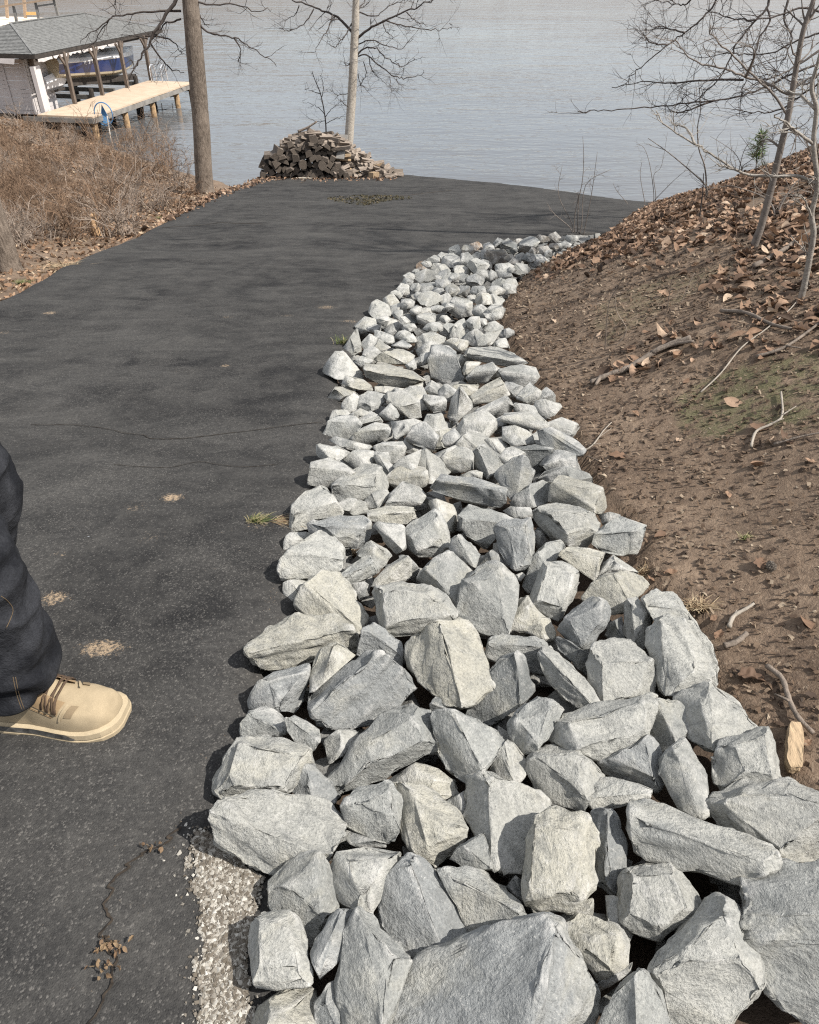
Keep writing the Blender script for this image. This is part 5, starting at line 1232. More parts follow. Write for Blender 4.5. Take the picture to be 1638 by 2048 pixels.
# brush on the left bank: one object for each shrub
r_ = np.random.default_rng(50); spots = []
BR = [(-20,230),(60,225),(110,240),(200,255),(290,285),(350,315),(388,368),(350,415),(260,465),(160,508),(60,520),(-20,500)]
while len(spots) < 78:
    qx, qy = r_.uniform(-20, 385), r_.uniform(222, 500)
    if pin(BR, np.array(qx), np.array(qy)) and all((qx - a) ** 2 + ((qy - b_) * 1.6) ** 2 > 420 for a, b_ in spots): spots.append((qx, qy))
for k, (qx, qy) in enumerate(spots):
    p = hit(np.array(qx), np.array(qy)); mb = MB(); dist = p[1]
    hgt = r_.uniform(0.7, 1.5) * (0.75 + 0.75 * (qx > 170)); nst = int(r_.integers(9, 16))
    for s in range(nst):
        a = r_.uniform(0, 6.283); ln = r_.uniform(.1, .8); v = np.array([math.cos(a) * ln, math.sin(a) * ln, 1.0]); v /= np.linalg.norm(v)
        q = [p + np.array([r_.normal(0, .18), r_.normal(0, .18), -.03])]; L = hgt * r_.uniform(.5, 1.1)
        for j in range(6):
            v = v + r_.normal(size=3) * .22 + np.array([0, 0, -.10 * j * ln]); v /= np.linalg.norm(v); q.append(q[-1] + v * L / 6)
        mb.tube(q, np.linspace(.015, .006, 7), 3, False); twigs(mb, q, .0062, r_, int(r_.integers(5, 9)), .5, 2)
    o = mb.build('brush_shrub', M_BRUSH if r_.random() < .68 else M_BRUSH2, None, False, p)
    sz_ = 'tall' if hgt > 1.75 else 'low' if hgt < 1.0 else 'middling'; tn_ = 'dark brown' if o.data.materials[0] == M_BRUSH else 'pale grey-brown'
    wh_ = ('beside the leaning trunk' if qy > 430 and qx < 110 else 'near the broken stump' if qy > 420 and qx < 260 else 'by the big trunk' if qx > 300 else 'under the near dock edge' if qy < 300 and qx > 150 else 'below the white shed' if qy < 290 else 'in the thick of the brush' if qx < 160 else 'above the waterline')
    tag(o, sz_ + ' ' + tn_ + ' leafless shrub ' + wh_ + ', ' + ('driveway side' if qy > 380 else 'lake side'), 'shrub', 'brush on the slope below the driveway')
# pale arching stems and the broken stump
r_ = np.random.default_rng(51)
def cane(pts, r0, label, mat=M_BRUSH2):
    q = np.array(pts, float); y0 = float(hit(q[0, 0], q[0, 1])[1]); P = smooth_path(P3(pts, y0 + np.linspace(0, .3, len(pts))), k=5); mb = MB(); mb.tube(P, np.linspace(r0, r0 * .5, len(P)), 5); twigs(mb, P, r0 * .4, r_, 4, .3, 1)
    tag(mb.build('bare_cane', mat, None, True, P[0]), label, 'cane', 'pale canes in the brush')
cane([(100,520),(60,500),(46,480),(52,465),(75,455),(82,450)], .012, 'pale hooked cane beside the leaning trunk')
cane([(225,430),(240,415),(262,412),(275,425)], .009, 'low arching pale cane near the forked stub')
cane([(240,330),(250,290),(248,265),(270,258)], .008, 'tall pale cane in front of the dock')
cane([(130,445),(110,400),(80,370),(50,350)], .010, 'long pale cane slanting through the brush')
cane([(320,430),(300,410),(330,395),(372,400)], .009, 'thin arched cane near the big trunk')
p = hit(np.array(283.), np.array(424.)); y0 = float(p[1]); mb = MB(); mb.tube(smooth_path(P3([(281,424),(284,405),(285,395)], y0), k=4), .035, 7); mb.tube(P3([(284,402),(282,388),(281,382)], y0), [.03, .025, .015], 6); mb.tube(P3([(285,398),(289,388),(290,386)], y0), [.025, .02, .012], 6)
tag(mb.build('forked_stub', M_BRUSH2, None, True, p), 'short pale forked stub standing in the brush', 'stub')
p = hit(np.array(194.), np.array(472.)); y0 = float(p[1]); P = P3([(197,478),(190,455),(184,432)], y0); P[0, 2] -= .1
V, F = hull(np.vstack([c + np.array([math.cos(a) * r, math.sin(a) * r, 0]) for c, r in zip(P, (.11, .095, .05)) for a in np.linspace(0, 6.283, 8)[:-1]] + [P3([(179,430),(188,424)], y0)]))
for _ in range(3): V, F = tri_subdiv(V, F)
V = V + .012 * np.stack([fbm(V * np.array([14, 14, 3]) + k, 2) for k in (1, 20, 40)], -1)
tag(obj('broken_stump', mesh_np('broken_stump', V - p, F.astype(np.int32), plain('torn_wood', (0.46, 0.30, 0.17), .85, .35, 18, .6, stretch=(1, 1, .2)), True), None, p), 'broken orange-brown stump with a torn top near the driveway', 'stump')

# further bare trees up the bank, out of frame; their branch shadows streak the driveway
def bank_tree(x, y, h, seed, label):
    r_ = np.random.default_rng(seed); b = np.array([x, y, float(Zt(np.array(x), np.array(y)))]); q = thing('bank_tree', label, 'tree', b, 0, 'bare trees up the bank')
    P = np.array([b + [r_.normal(0, .12) * t * 3, r_.normal(0, .12) * t * 3, h * t - .2] for t in np.linspace(0, 1, 9)]); P = smooth_path(P, k=3)
    V, F = trunk_mesh(P, np.linspace(.16, .03, len(P)), 10, .2, seed); obj('trunk', mesh_np('trunk', V - b, F, M_BARK, True), q)
    for k in range(13):
        t = r_.uniform(.3, .95); a = r_.uniform(0, 6.283); s = P[int(t * (len(P) - 1))]; L = h * .38 * (1.15 - t); v = np.array([math.cos(a), math.sin(a), .6]); pts = [s]
        for j in range(6): v = v + r_.normal(size=3) * .16; v /= np.linalg.norm(v); pts.append(pts[-1] + v * L / 6)
        mb = MB(); mb.tube(pts, np.linspace(.055 * (1.2 - t), .012, 7), 5); twigs(mb, pts, .014, r_, 9, L * .45, 2); mb.flush(); mb.V = [u - b for u in mb.V]; mb.build('branch', M_BRANCH, q, True)
bank_tree(9.2, 9.6, 10.5, 71, 'tall bare tree up the bank just outside the picture')
bank_tree(11.5, 7.0, 12.0, 72, 'farther bare tree on the bank outside the picture')
bank_tree(8.4, 5.0, 11.0, 73, 'nearer bare tree on the bank outside the picture')

# ================================================================ woodpile
def mat_log(name, side_a, side_b, end_a, end_b):
    m = NT(name); c = m.coord('Object', scale=(6, 1, 6)); oi = m.n('ObjectInfo')
    a = m.noise(c, 8.0, 4, 0.7); g = m.noise(m.coord('Object'), 40.0, 3, 0.7)
    col = m.mix(m.ramp(a, [(0.35, 0.0), (0.65, 1.0)]), side_a, side_b)
    col = m.mix(m.math('MULTIPLY', oi.outputs['Random'], 0.5), col, tuple(x * 0.45 for x in side_a))
    return m.done(col, 0.9, m.bump(a, 0.6, 0.01), 0.2)
M_LOG_END = mat_log('log_end_grain', (0.095, 0.078, 0.064), (0.170, 0.140, 0.112), 0, 0)
M_LOG_SIDE = mat_log('log_bark', (0.110, 0.092, 0.078), (0.215, 0.180, 0.150), 0, 0)
M_LOG_GREY = mat_log('weathered_split_wood', (0.180, 0.146, 0.118), (0.375, 0.315, 0.260), 0, 0)
M_LOG_TAN = mat_log('fresh_split_wood', (0.34, 0.235, 0.140), (0.52, 0.40, 0.27), 0, 0)
def log_mesh(kind, r, L, r_, side, end):
    if kind == 'round': pr = [(math.cos(a), math.sin(a)) for a in np.linspace(0, 6.283, 9)[:-1]]
    elif kind == 'half': pr = [(math.cos(a) * 1.1, math.sin(a) * 1.1 - .35) for a in (0, .9, 2.2, math.pi)]
    else: pr = [(0, -1.0)] + [(math.cos(a) * 1.2, math.sin(a) * 1.2 - .35) for a in (.5, 1.57, math.pi - .5)]
    pr = np.array(pr) * r * r_.uniform(.85, 1.15, (len(pr), 1)); n = len(pr); V = []
    for i, t in enumerate((-.5, -.17, .17, .5)):
        w_ = r_.uniform(.93, 1.07); V += [(x * w_ + .02 * r * math.sin(i * 2), t * L, z * w_) for x, z in pr]
    F = [(i*n+j, (i+1)*n+j, (i+1)*n+(j+1) % n, i*n+(j+1) % n) for i in range(3) for j in range(n)] + [tuple(range(n)), tuple(3*n+j for j in range(n))[::-1]]
    me = mesh_np('split_log', np.array(V), F, side); me.materials.append(end)
    me.polygons[len(F) - 2].material_index = 1; me.polygons[len(F) - 1].material_index = 1
    return me
r_ = np.random.default_rng(60)
WY = float(hitP(np.array(620.), np.array(357.))[1])
stack_m = [log_mesh(k, .105, .46, r_, M_LOG_SIDE, M_LOG_END) for k in ('wedge', 'half', 'wedge', 'wedge', 'half', 'wedge', 'wedge', 'round')]
def put_log(me, c, yaw, pitch, roll, scale, label, group):
    o = obj('split_log', me, None, c); o.rotation_mode = 'YXZ'; o.rotation_euler = (pitch, roll, yaw); o.scale = (scale, scale, scale)
    return tag(o, label, 'log', group)
prof = lambda x: np.interp(x, [520, 528, 540, 560, 590, 620, 650, 690, 710], [12, 44, 60, 72, 84, 92, 92, 70, 40])
row = 0; yb = 352.0
while yb > 262:
    col_ = 0; x = 528 + (row % 2) * 8 + r_.uniform(-2, 2)
    while x < 690 - row * 4:
        bot = 352 + (x - 524) * .035; hh = bot - yb
        if hh < prof(x) - 16:
            c = aty(np.array(x + r_.normal(0, 1.5)), np.array(yb + (x - 524) * .035 - 7 + r_.normal(0, 1.5)), np.array(WY + .22 + r_.normal(0, .05) + .0 * hh))
            put_log(stack_m[int(r_.integers(0, 8))], c, R(r_.normal(8, 9)), R(r_.normal(0, 4)), r_.uniform(-.7, .7) + (math.pi if r_.random() < .3 else 0), r_.uniform(.85, 1.2),
                    'dark end-on split log, ' + ordw(col_) + ' from the stack\'s water-side end, ' + ordw(row) + ' row up', 'stacked logs of the woodpile'); col_ += 1
        x += 14.0 + r_.uniform(-1, 2)
    yb -= 11.5; row += 1
for k in range(46):   # second tier behind, closing the gaps
    x = r_.uniform(532, 700); t = r_.uniform(.05, .82); c = aty(np.array(x), np.array(354 - t * prof(x)), np.array(WY + .75 + r_.normal(0, .06)))
    put_log(stack_m[int(r_.integers(0, 8))], c, R(r_.normal(8, 9)), R(r_.normal(0, 4)), r_.uniform(0, 6.28), r_.uniform(1.0, 1.35), 'dark log half hidden behind the stacked front, ' + ('low' if t < .3 else 'midway up' if t < .58 else 'high') + ' at ' + ('the water end' if x < 575 else 'the middle' if x < 630 else 'the heap side'), 'second tier logs of the woodpile')
heap_m = [log_mesh(k, .062, .52, r_, M_LOG_GREY, M_LOG_END) for k in ('wedge', 'half', 'wedge', 'half', 'wedge', 'wedge')] + [log_mesh('wedge', .06, .46, r_, M_LOG_TAN, M_LOG_TAN)]
hp_ = lambda x: np.interp(x, [560, 590, 620, 645, 665, 690, 720, 750, 775, 795], [72, 80, 92, 94, 88, 72, 52, 34, 18, 4])
for k in range(190):
    x = r_.uniform(575, 788); top = hp_(x); t = r_.random() ** .7
    if x < 680 and t * top < 60: t = min(1.0, .74 + .26 * r_.random())
    yy_ = 357 - t * top * .93 - 3; dep = WY + (.25 + t * top * .011 if x > 690 else .14 + .2 * r_.random()) + r_.normal(0, .06)
    c = aty(np.array(x), np.array(yy_), np.array(dep))
    tan = r_.random() < .08
    put_log(heap_m[6] if tan else heap_m[int(r_.integers(0, 6))], c, R(r_.normal(-62 if x > 690 else -80, 26)), R(r_.normal(0, 14)), r_.uniform(0, 6.28), r_.uniform(.6, 1.12),
            ('fresh tan split piece' if tan else 'weathered grey split log') + ' ' + ('near the crest' if t > .75 else 'halfway up' if t > .4 else 'at the foot') + ' of the heap ' + ('above the stacked logs' if x < 640 else 'beside the leaning board' if x < 700 else 'right of the pale tree' if x < 745 else 'at its low end'), 'fresh pieces on the woodpile' if tan else 'tumbled logs of the woodpile')
def beam(a, b, w_, h_, mat, name, label, cat, cap=None):
    a = np.array(a); b = np.array(b); mb = MB(); mb.bar(a, b, w_, h_); return tag(mb.build(name, mat, None, False, (a + b) / 2), label, cat)
A0 = aty(np.array(680.), np.array(318.), np.array(WY + .05)); B0 = aty(np.array(688.), np.array(270.), np.array(WY + .40))
beam(A0, B0, .20, .05, plain('grey_board', (0.24, 0.225, 0.205), .85, .15, 12), 'leaning_board', 'grey weathered board leaning upright on the woodpile', 'board')
beam(hitP(np.array(742.), np.array(357.)) + [0, 0, .07], hitP(np.array(778.), np.array(351.)) + [0, 0, .07], .14, .14, M_LOG_TAN, 'timber_block', 'squared brown timber block at the heap foot', 'timber')
beam(hitP(np.array(598.), np.array(353.)) + [0, 0, .06], hitP(np.array(626.), np.array(352.)) + [0, 0, .06], .13, .10, M_LOG_TAN, 'timber_block', 'short tan timber lying before the stacked logs', 'timber')
beam(hitP(np.array(592.), np.array(357.5)) + [0, 0, .02], hitP(np.array(624.), np.array(357.5)) + [0, 0, .02], .03, .02, plain('pale_lath', (0.62, 0.56, 0.46), .7, .1), 'lath', 'thin pale lath on the asphalt before the woodpile', 'lath')
beam(aty(np.array(656.), np.array(287.), np.array(WY + .35)), aty(np.array(677.), np.array(288.), np.array(WY + .35)), .05, .035, plain('white_lath', (0.66, 0.61, 0.54), .7, .1), 'lath', 'white lath near the top of the woodpile heap', 'lath')
for pts, r0, lab in [([(596,263),(615,255),(634,243)], .035, 'dark stick jutting up from the woodpile top'), ([(575,278),(605,275),(640,280)], .04, 'long pale branch lying along the woodpile top'), ([(632,268),(640,285),(645,305),(660,315)], .02, 'bent pale stick hanging down the woodpile face'), ([(640,290),(655,305),(672,315)], .022, 'straight stick slanting on the woodpile face'), ([(585,270),(610,264),(640,262)], .025, 'thin branch across the woodpile crest')]:
    mb = MB(); P = smooth_path(P3(pts, WY + .25), k=4); mb.tube(P, np.linspace(r0, r0 * .6, len(P)), 6); tag(mb.build('pile_stick', M_BRUSH2 if 'pale' in lab else M_TWIG, None, True, P[0]), lab, 'stick', 'sticks on the woodpile')

# ================================================================ boathouse, dock and boats
BO = np.array([-17.11, 43.48, 0.0]); BA = np.array([.195, .981, 0]); BL = np.array([-.981, .195, 0])
def B(s, l, z): return BO + BA * s + BL * l + np.array([0, 0, z])
BM = np.stack([BA, BL, [0, 0, 1]], 1)
M_POST = plain('weathered_post', (0.14, 0.11, 0.088), .9, .3, 6, .4, stretch=(1, 1, .15))
M_DECK = NT('sand_deck'); _c = M_DECK.coord('Object'); M_DECK = M_DECK.done(M_DECK.mix(M_DECK.ramp(M_DECK.noise(_c, 1.6, 4, .6), [(.35, 0.), (.65, 1.)]), (0.43, 0.335, 0.245), (0.50, 0.40, 0.30)), .9, None, .2)
M_FASCIA = plain('grey_fascia', (0.22, 0.205, 0.185), .9, .25, 3, .2)
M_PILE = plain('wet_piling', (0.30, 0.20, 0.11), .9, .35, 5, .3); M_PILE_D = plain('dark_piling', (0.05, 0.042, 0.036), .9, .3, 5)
M_WHITE = plain('white_paint', (0.56, 0.52, 0.50), .75, .08, 2); M_SHINGLE = None
m = NT('grey_shingle'); c = m.coord('Object'); br = m.n('TexNoise', _Vector=c, _Scale=7.0, _Detail=4.0)
M_SHINGLE = m.done(m.mix(m.ramp(br.outputs[0], [(.35, 0.), (.65, 1.)]), (0.115, 0.116, 0.113), (0.195, 0.196, 0.190)), .95, m.bump(m.noise(c, 40., 3), .4, .01), .15)
bh = thing('boathouse', 'open boathouse with grey hipped shingle roof beside the dock', 'boathouse', B(0, 0, .6))
bo = np.array(bh.location)
def bpart(mb, name, mat, parent=bh, base=bo, smooth=False):
    mb.flush(); mb.V = [v - base for v in mb.V]; return mb.build(name, mat, parent, smooth)
ez, rz_ = 2.98, 3.92
C1, C2, C3, C4 = B(-2.3, .05, ez), B(11.0, .05, ez), B(11.0, 6.3, ez), B(-2.3, 6.3, ez); R1, R2 = B(1.05, 3.2, rz_), B(7.9, 3.2, rz_)
def courses(a, b, c, d, n=22):
    """one roof plane a-b (eave) to d-c (ridge) laid in stepped shingle courses"""
    mb = MB()
    for i in range(n):
        t0, t1 = i / n, (i + 1) / n; e = np.array([0, 0, .018])
        p0, p1 = a + (d - a) * t0, b + (c - b) * t0; q0, q1 = a + (d - a) * t1, b + (c - b) * t1
        mb.add([p0 + e * 1.6, p1 + e * 1.6, q1 + e * .3, q0 + e * .3, p0, p1], [(0, 1, 2, 3), (4, 5, 1, 0)])
    return mb
roof = bpart(courses(C1, C2, R2, R1), 'roof', M_SHINGLE)
for q in ((C4, C1, R1, R1), (C2, C3, R2, R2), (C3, C4, R1, R2)): bpart(courses(*q), 'roof', M_SHINGLE)
mb = MB(); mb.bar(R1 + [0, 0, .03], R2 + [0, 0, .03], .22, .03); bpart(mb, 'ridge_cap', M_SHINGLE)
for a, b in ((C1, R1), (C2, R2)):
    mb = MB(); mb.bar(a + [0, 0, .035], b + [0, 0, .035], .12, .02); bpart(mb, 'hip_cap', M_SHINGLE)
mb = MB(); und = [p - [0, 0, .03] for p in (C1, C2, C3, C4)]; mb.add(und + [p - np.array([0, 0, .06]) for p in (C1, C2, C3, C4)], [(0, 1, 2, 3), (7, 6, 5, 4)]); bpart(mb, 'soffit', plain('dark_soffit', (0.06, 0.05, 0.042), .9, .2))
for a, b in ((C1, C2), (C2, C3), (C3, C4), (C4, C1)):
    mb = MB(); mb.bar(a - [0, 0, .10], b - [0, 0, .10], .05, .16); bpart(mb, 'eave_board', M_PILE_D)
r_ = np.random.default_rng(61)   # torn white flashing under the eave
for i in range(6):
    s0 = -2.2 + i * 1.3; mb = MB(); k = 7; V = []
    for j in range(k):
        sj = s0 + 1.2 * j / (k - 1); V += [B(sj, -.02, ez - .19), B(sj, -.03 + .03 * r_.random(), ez - .22 - .13 * r_.random())]
    mb.add(V, [(2*j, 2*j+2, 2*j+3, 2*j+1) for j in range(k-1)]); bpart(mb, 'torn_flashing', M_WHITE)
mb = MB(); mb.add([B(-2.33, 1.1, ez - .18), B(-2.33, 2.3, ez - .18), B(-2.35, 2.35, ez - .36), B(-2.35, 1.2, ez - .42)], [(0, 1, 2, 3)]); bpart(mb, 'torn_flashing', M_WHITE)
for i, (s, l) in enumerate([(-1.0, 1.2), (0, 0), (2.75, 0), (5.43, -.05), (8.41, 0), (0, 5.8), (2.75, 5.8), (5.4, 5.8), (8.4, 5.8)]):
    mb = MB(); mb.box(B(s, l, 1.72), (.17, .17, 2.3), BM); po = bpart(mb, 'post', M_POST)
    if i in (1, 2, 3, 4):
        for sg in (-1, 1):
            mb = MB(); mb.bar(B(s, l, 2.25), B(s + sg * .42, l, 2.78), .08, .12); bpart(mb, 'brace', M_POST, po)
for l in (.2, 5.8):
    mb = MB(); mb.bar(B(-2.0, l, 2.80), B(10.6, l, 2.78), .12, .2); bpart(mb, 'beam', M_PILE_D)
# shed end with horizontal siding
for i in range(13):
    z0 = .35 + i * .185
    mb = MB(); mb.box(B(-1.32 - .012 * (i % 2), 4.0, z0), (.035, 5.2, .172), BM); bpart(mb, 'siding_plank', M_WHITE)
    mb = MB(); mb.box(B(-.35, 1.38 - .006 * (i % 2), z0), (1.85, .035, .172), BM); bpart(mb, 'siding_plank', M_WHITE)
mb = MB(); mb.box(B(-1.35, 1.42, 1.45), (.09, .09, 2.35), BM); bpart(mb, 'corner_trim', M_WHITE)
for l in (2.6, 4.4): 
    mb = MB(); mb.box(B(-1.375, l, 1.3), (.03, .12, 2.2), BM); bpart(mb, 'corner_trim', M_WHITE)
mb = MB(); mb.box(B(-2.05, .35, 1.35), (.5, .22, 2.25), BM); bpart(mb, 'white_pier', M_WHITE)
# dock
dk = thing('dock', 'sand-coloured dock deck on pilings along the boathouse', 'dock', B(2.4, -1.4, .6)); dko = np.array(dk.location)
mb = MB(); mb.box(B(2.55, -1.32, .55), (11.4, 2.9, .07), BM); bpart(mb, 'deck', M_DECK, dk, dko)
for a, b in ((B(-3.16, -2.80, .40), B(8.28, -2.80, .40)), (B(-3.18, -2.78, .40), B(-3.18, .9, .40)), (B(8.28, -2.78, .40), B(8.28, .1, .40)), (B(-1, .15, .40), B(8.2, .15, .40))):
    mb = MB(); mb.bar(a, b, .05, .20); bpart(mb, 'fascia_board', M_FASCIA, dk, dko)
for i, s in enumerate((-2.9, .1, 3.1, 6.1, 8.1)):
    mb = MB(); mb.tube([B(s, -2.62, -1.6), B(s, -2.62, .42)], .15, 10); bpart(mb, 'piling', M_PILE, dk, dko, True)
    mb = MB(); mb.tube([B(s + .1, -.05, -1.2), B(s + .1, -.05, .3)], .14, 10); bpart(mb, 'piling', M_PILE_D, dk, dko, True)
    mb = MB(); mb.bar(B(s, -2.75, .2), B(s, .1, .2), .1, .18); bpart(mb, 'cross_beam', M_PILE_D, dk, dko)
ld = thing('swim_ladder', 'white looped ladder rails at the far corner of the dock', 'ladder', B(7.9, -.75, .6)); ldo = np.array(ld.location)
M_RAIL = plain('pale_metal', (0.62, 0.63, 0.65), .35, .05, metal=.6)
for dl in (-.35, .35):
    mb = MB(); mb.tube(smooth_path(np.array([B(7.7, -.75 + dl, .6), B(7.7, -.75 + dl, 1.25), B(7.95, -.75 + dl, 1.45), B(8.3, -.75 + dl, 1.2), B(8.4, -.75 + dl, -.3)]), k=5), .03, 6); bpart(mb, 'rail', M_RAIL, ld, ldo, True)
for z in (.0, .25): 
    mb = MB(); mb.tube([B(8.4, -1.1, z), B(8.4, -.4, z)], .025, 6); bpart(mb, 'rung', M_RAIL, ld, ldo, True)
# blue hoop net on a pole at the dock's near edge
hc = aty(np.array(207.), np.array(228.), np.array(40.6)); M_BLUE = plain('blue_cloth', (0.07, 0.20, 0.38), .6, .15, 8)
hn = thing('hoop_net', 'blue hoop net on a pale pole at the dock edge', 'hoop net', hc)
mb = MB(); an = np.linspace(0, 6.283, 25); mb.tube(hc + np.stack([.43 * np.cos(an), 0 * an, .50 * np.sin(an)], -1), .028, 6, False); bpart(mb, 'hoop', M_BLUE, hn, hc, True)
mb = MB(); mb.add(hc + np.array([[-.22, .02, -.30], [.24, .02, -.34], [.10, .12, .05], [0, .02, .42], [-.12, .12, .0], [0, -.05, -.42]]), [(0, 4, 3), (0, 5, 4), (5, 2, 4), (4, 2, 3), (5, 1, 2), (1, 3, 2)]); bpart(mb, 'net_cloth', M_BLUE, hn, hc)
mb = MB(); mb.tube(P3([(214,232),(222,282)], 40.4), .035, 6); bpart(mb, 'pole', plain('pale_pole', (0.60, 0.55, 0.48), .6, .1), hn, hc)
# motor boat on its lift
def loft(secs, mats_rows):
    n = len(secs[0]); V = np.vstack(secs); F = []; MI = []
    for i in range(len(secs) - 1):
        for j in range(n - 1):
            F.append((i*n+j, i*n+j+1, (i+1)*n+j+1, (i+1)*n+j)); MI.append(mats_rows[j])
    F.append(tuple(range(n))[::-1]); MI.append(mats_rows[n // 2]); return V, F, MI
M_NAVY = plain('navy_gelcoat', (0.014, 0.030, 0.115), .25, .08, 2, spec=.6); M_CREAM = plain('cream_gelcoat', (0.58, 0.50, 0.36), .4, .12, 2); M_GEL = plain('white_gelcoat', (0.70, 0.69, 0.69), .3, .05, 2); M_TINT = plain('tinted_glass', (0.012, 0.013, 0.015), .08, .05, spec=.8)
bt = thing('motor_boat', 'blue and white motor boat raised on a lift in the boathouse', 'boat', B(5.5, 1.75, 1.0)); bto = np.array(bt.location)
def boat_sections(s0, s1, lc, zk, zs, bm_, n=22, pitch=0.0):
    out = []
    for i in range(n):
        t = i / (n - 1); b = bm_ * (1 - max(0, (t - .45) / .55) ** 2.3) * (.93 + .07 * min(1, t * 4)); b = max(b, .02)
        zk_ = zk - pitch * t; k = zk_ + .75 * max(0, (t - .62) / .38) ** 2.2; zc = zk_ + .32 + .40 * max(0, (t - .5) / .5) ** 1.8; zz = zs + .30 * t - pitch * t; s = s0 + (s1 - s0) * t
        half = [(0, k), (.86 * b, zc), (.90 * b, zc + .10), (.97 * b, (zc + zz) / 2 + .05), (b, zz - .20), (1.02 * b, zz - .16), (.96 * b, zz), (.80 * b, zz + .14)]
        pts = [(-y, z) for y, z in half[::-1]] + [(y, z) for y, z in half[1:]]
        out.append(np.array([B(s + (.35 * (z - k) if t > .97 else 0), lc + y, z) for y, z in pts]))
    return out
secs = boat_sections(.4, 9.9, 1.75, 1.42, 2.48, 1.2, 22, .85)

rowm = [2, 2, 2, 1, 1, 0, 0, 0, 0, 1, 1, 2, 2, 2]
V, F, MI = loft(secs, rowm); me = mesh_np('hull', V - bto, F, M_CREAM, False); me.materials.append(M_NAVY); me.materials.append(M_GEL)
me.polygons.foreach_set('material_index', np.array(MI, np.int32)); obj('hull', me, bt)
top = [np.vstack([s[0], (s[0] + s[-1]) / 2 + [0, 0, .10], s[-1]]) for s in secs]
V = np.vstack(top); F = [(i*3+j, i*3+j+1, (i+1)*3+j+1, (i+1)*3+j) for i in range(len(top)-1) for j in range(2)]; obj('foredeck', mesh_np('foredeck', V - bto, F, M_GEL), bt)
mb = MB()
for a in np.linspace(-1, 1, 7)[:-1]:
    b2 = a + 2 / 6; f = lambda u, h: B(5.9 - 1.3 * u * u, 1.75 + .95 * u, 2.30 + h)
    mb.add([f(a, 0), f(b2, 0), f(b2, .38) - BA * .25, f(a, .38) - BA * .25], [(0, 1, 2, 3)])
bpart(mb, 'windshield', M_TINT, bt, bto)
mb = MB(); mb.tube(smooth_path(np.array([B(4.35, .8, 2.66), B(5.4, 1.15, 2.68), B(5.65, 1.75, 2.70), B(5.4, 2.35, 2.68), B(4.35, 2.7, 2.66)]), k=4), .03, 6); bpart(mb, 'windshield_frame', M_PILE_D, bt, bto)
mb = MB(); mb.box(B(3.4, 1.75, 2.48), (2.8, 1.7, .3), BM); bpart(mb, 'cockpit_cover', M_TINT, bt, bto)
for s in (2.4, 3.0):
    mb = MB(); mb.box(B(s - .7, 1.4, 2.6), (.45, .5, .55), BM); bpart(mb, 'seat', M_PILE_D, bt, bto)
mb = MB(); mb.tube(smooth_path(np.array([B(6.6, .8, 2.0), B(7.8, 1.05, 2.12), B(9.1, 1.55, 2.15), B(9.7, 1.75, 2.12), B(9.1, 1.95, 2.15), B(7.8, 2.45, 2.12)]), k=4), .022, 5); bpart(mb, 'bow_rail', M_RAIL, bt, bto)
# registration number on the bow side
cu = bpy.data.curves.new('registration', 'FONT'); cu.body = 'VE 138 V'; cu.size = .24; cu.extrude = .004; tmp = bpy.data.objects.new('tmp', cu); COL.objects.link(tmp)
dg = bpy.context.evaluated_depsgraph_get(); mt = bpy.data.meshes.new_from_object(tmp.evaluated_get(dg)); bpy.data.objects.remove(tmp)
mt.name = 'registration_lettering'; mt.materials.clear(); mt.materials.append(M_GEL); o = obj('registration_lettering', mt, bt)
o.matrix_local = Matrix(np.block([[np.stack([BA, [0, 0, 1], -BL], 1), (B(2.5, 1.75 - 1.215, 2.02) - bto)[:, None]], [np.zeros((1, 3)), np.ones((1, 1))]]).tolist())
# lift cradle under the hull
lf_ = thing('boat_lift', 'dark steel boat lift cradle beneath the blue boat', 'boat lift', B(5.5, 2.45, .3)); lfo = np.array(lf_.location)
for l in (1.1, 2.4):
    mb = MB(); mb.bar(B(1.6, l, 1.28), B(8.6, l, .72), .16, .3); bpart(mb, 'bunk', M_PILE_D, lf_, lfo)
for s in (2.6, 5.0, 7.6):
    mb = MB(); mb.bar(B(s, .55, .50), B(s, 4.6, .50), .18, .2); bpart(mb, 'cross_beam', plain('lift_steel', (0.16, 0.15, 0.135), .6, .3), lf_, lfo)
for s, l in ((2.6, .55), (7.6, .55), (2.6, 4.6), (7.6, 4.6)):
    mb = MB(); mb.tube([B(s, l, -1.2), B(s, l, .9)], .13, 8); bpart(mb, 'lift_post', M_PILE_D, lf_, lfo)
# pale small hull by the shed
sm = thing('small_hull', 'small pale hull parked between the white pier and the blue boat', 'boat', B(.6, 1.6, .7)); smo = np.array(sm.location)
secs = boat_sections(-.4, 2.2, 1.55, .95, 1.65, .55, 12); V, F, MI = loft(secs, rowm); obj('hull', mesh_np('hull', V - smo, F, M_GEL), sm)
mb = MB(); mb.box(B(.4, 1.02, 1.12), (1.2, .03, .10), BM); bpart(mb, 'rub_strip', M_PILE_D, sm, smo)
# weathered boards heaped by the shed
r_ = np.random.default_rng(62)
for i in range(9):
    q = hit(np.array(r_.uniform(-5, 105)), np.array(r_.uniform(196, 222))); q = np.array([q[0], min(q[1], 40.6), 0]); q[2] = max(float(Zt(q[0], q[1])), .1) + .12 + .05 * i
    a = r_.normal(.35, .12); d = np.array([math.cos(a), math.sin(a), r_.normal(0, .03)]) * r_.uniform(1.0, 1.9); mb = MB(); mb.bar(q - d, q + d, .2, .05)
    tag(mb.build('loose_board', M_FASCIA, None, False, q), 'weathered grey board heaped in the brush below the white shed', 'board', 'boards heaped below the shed')
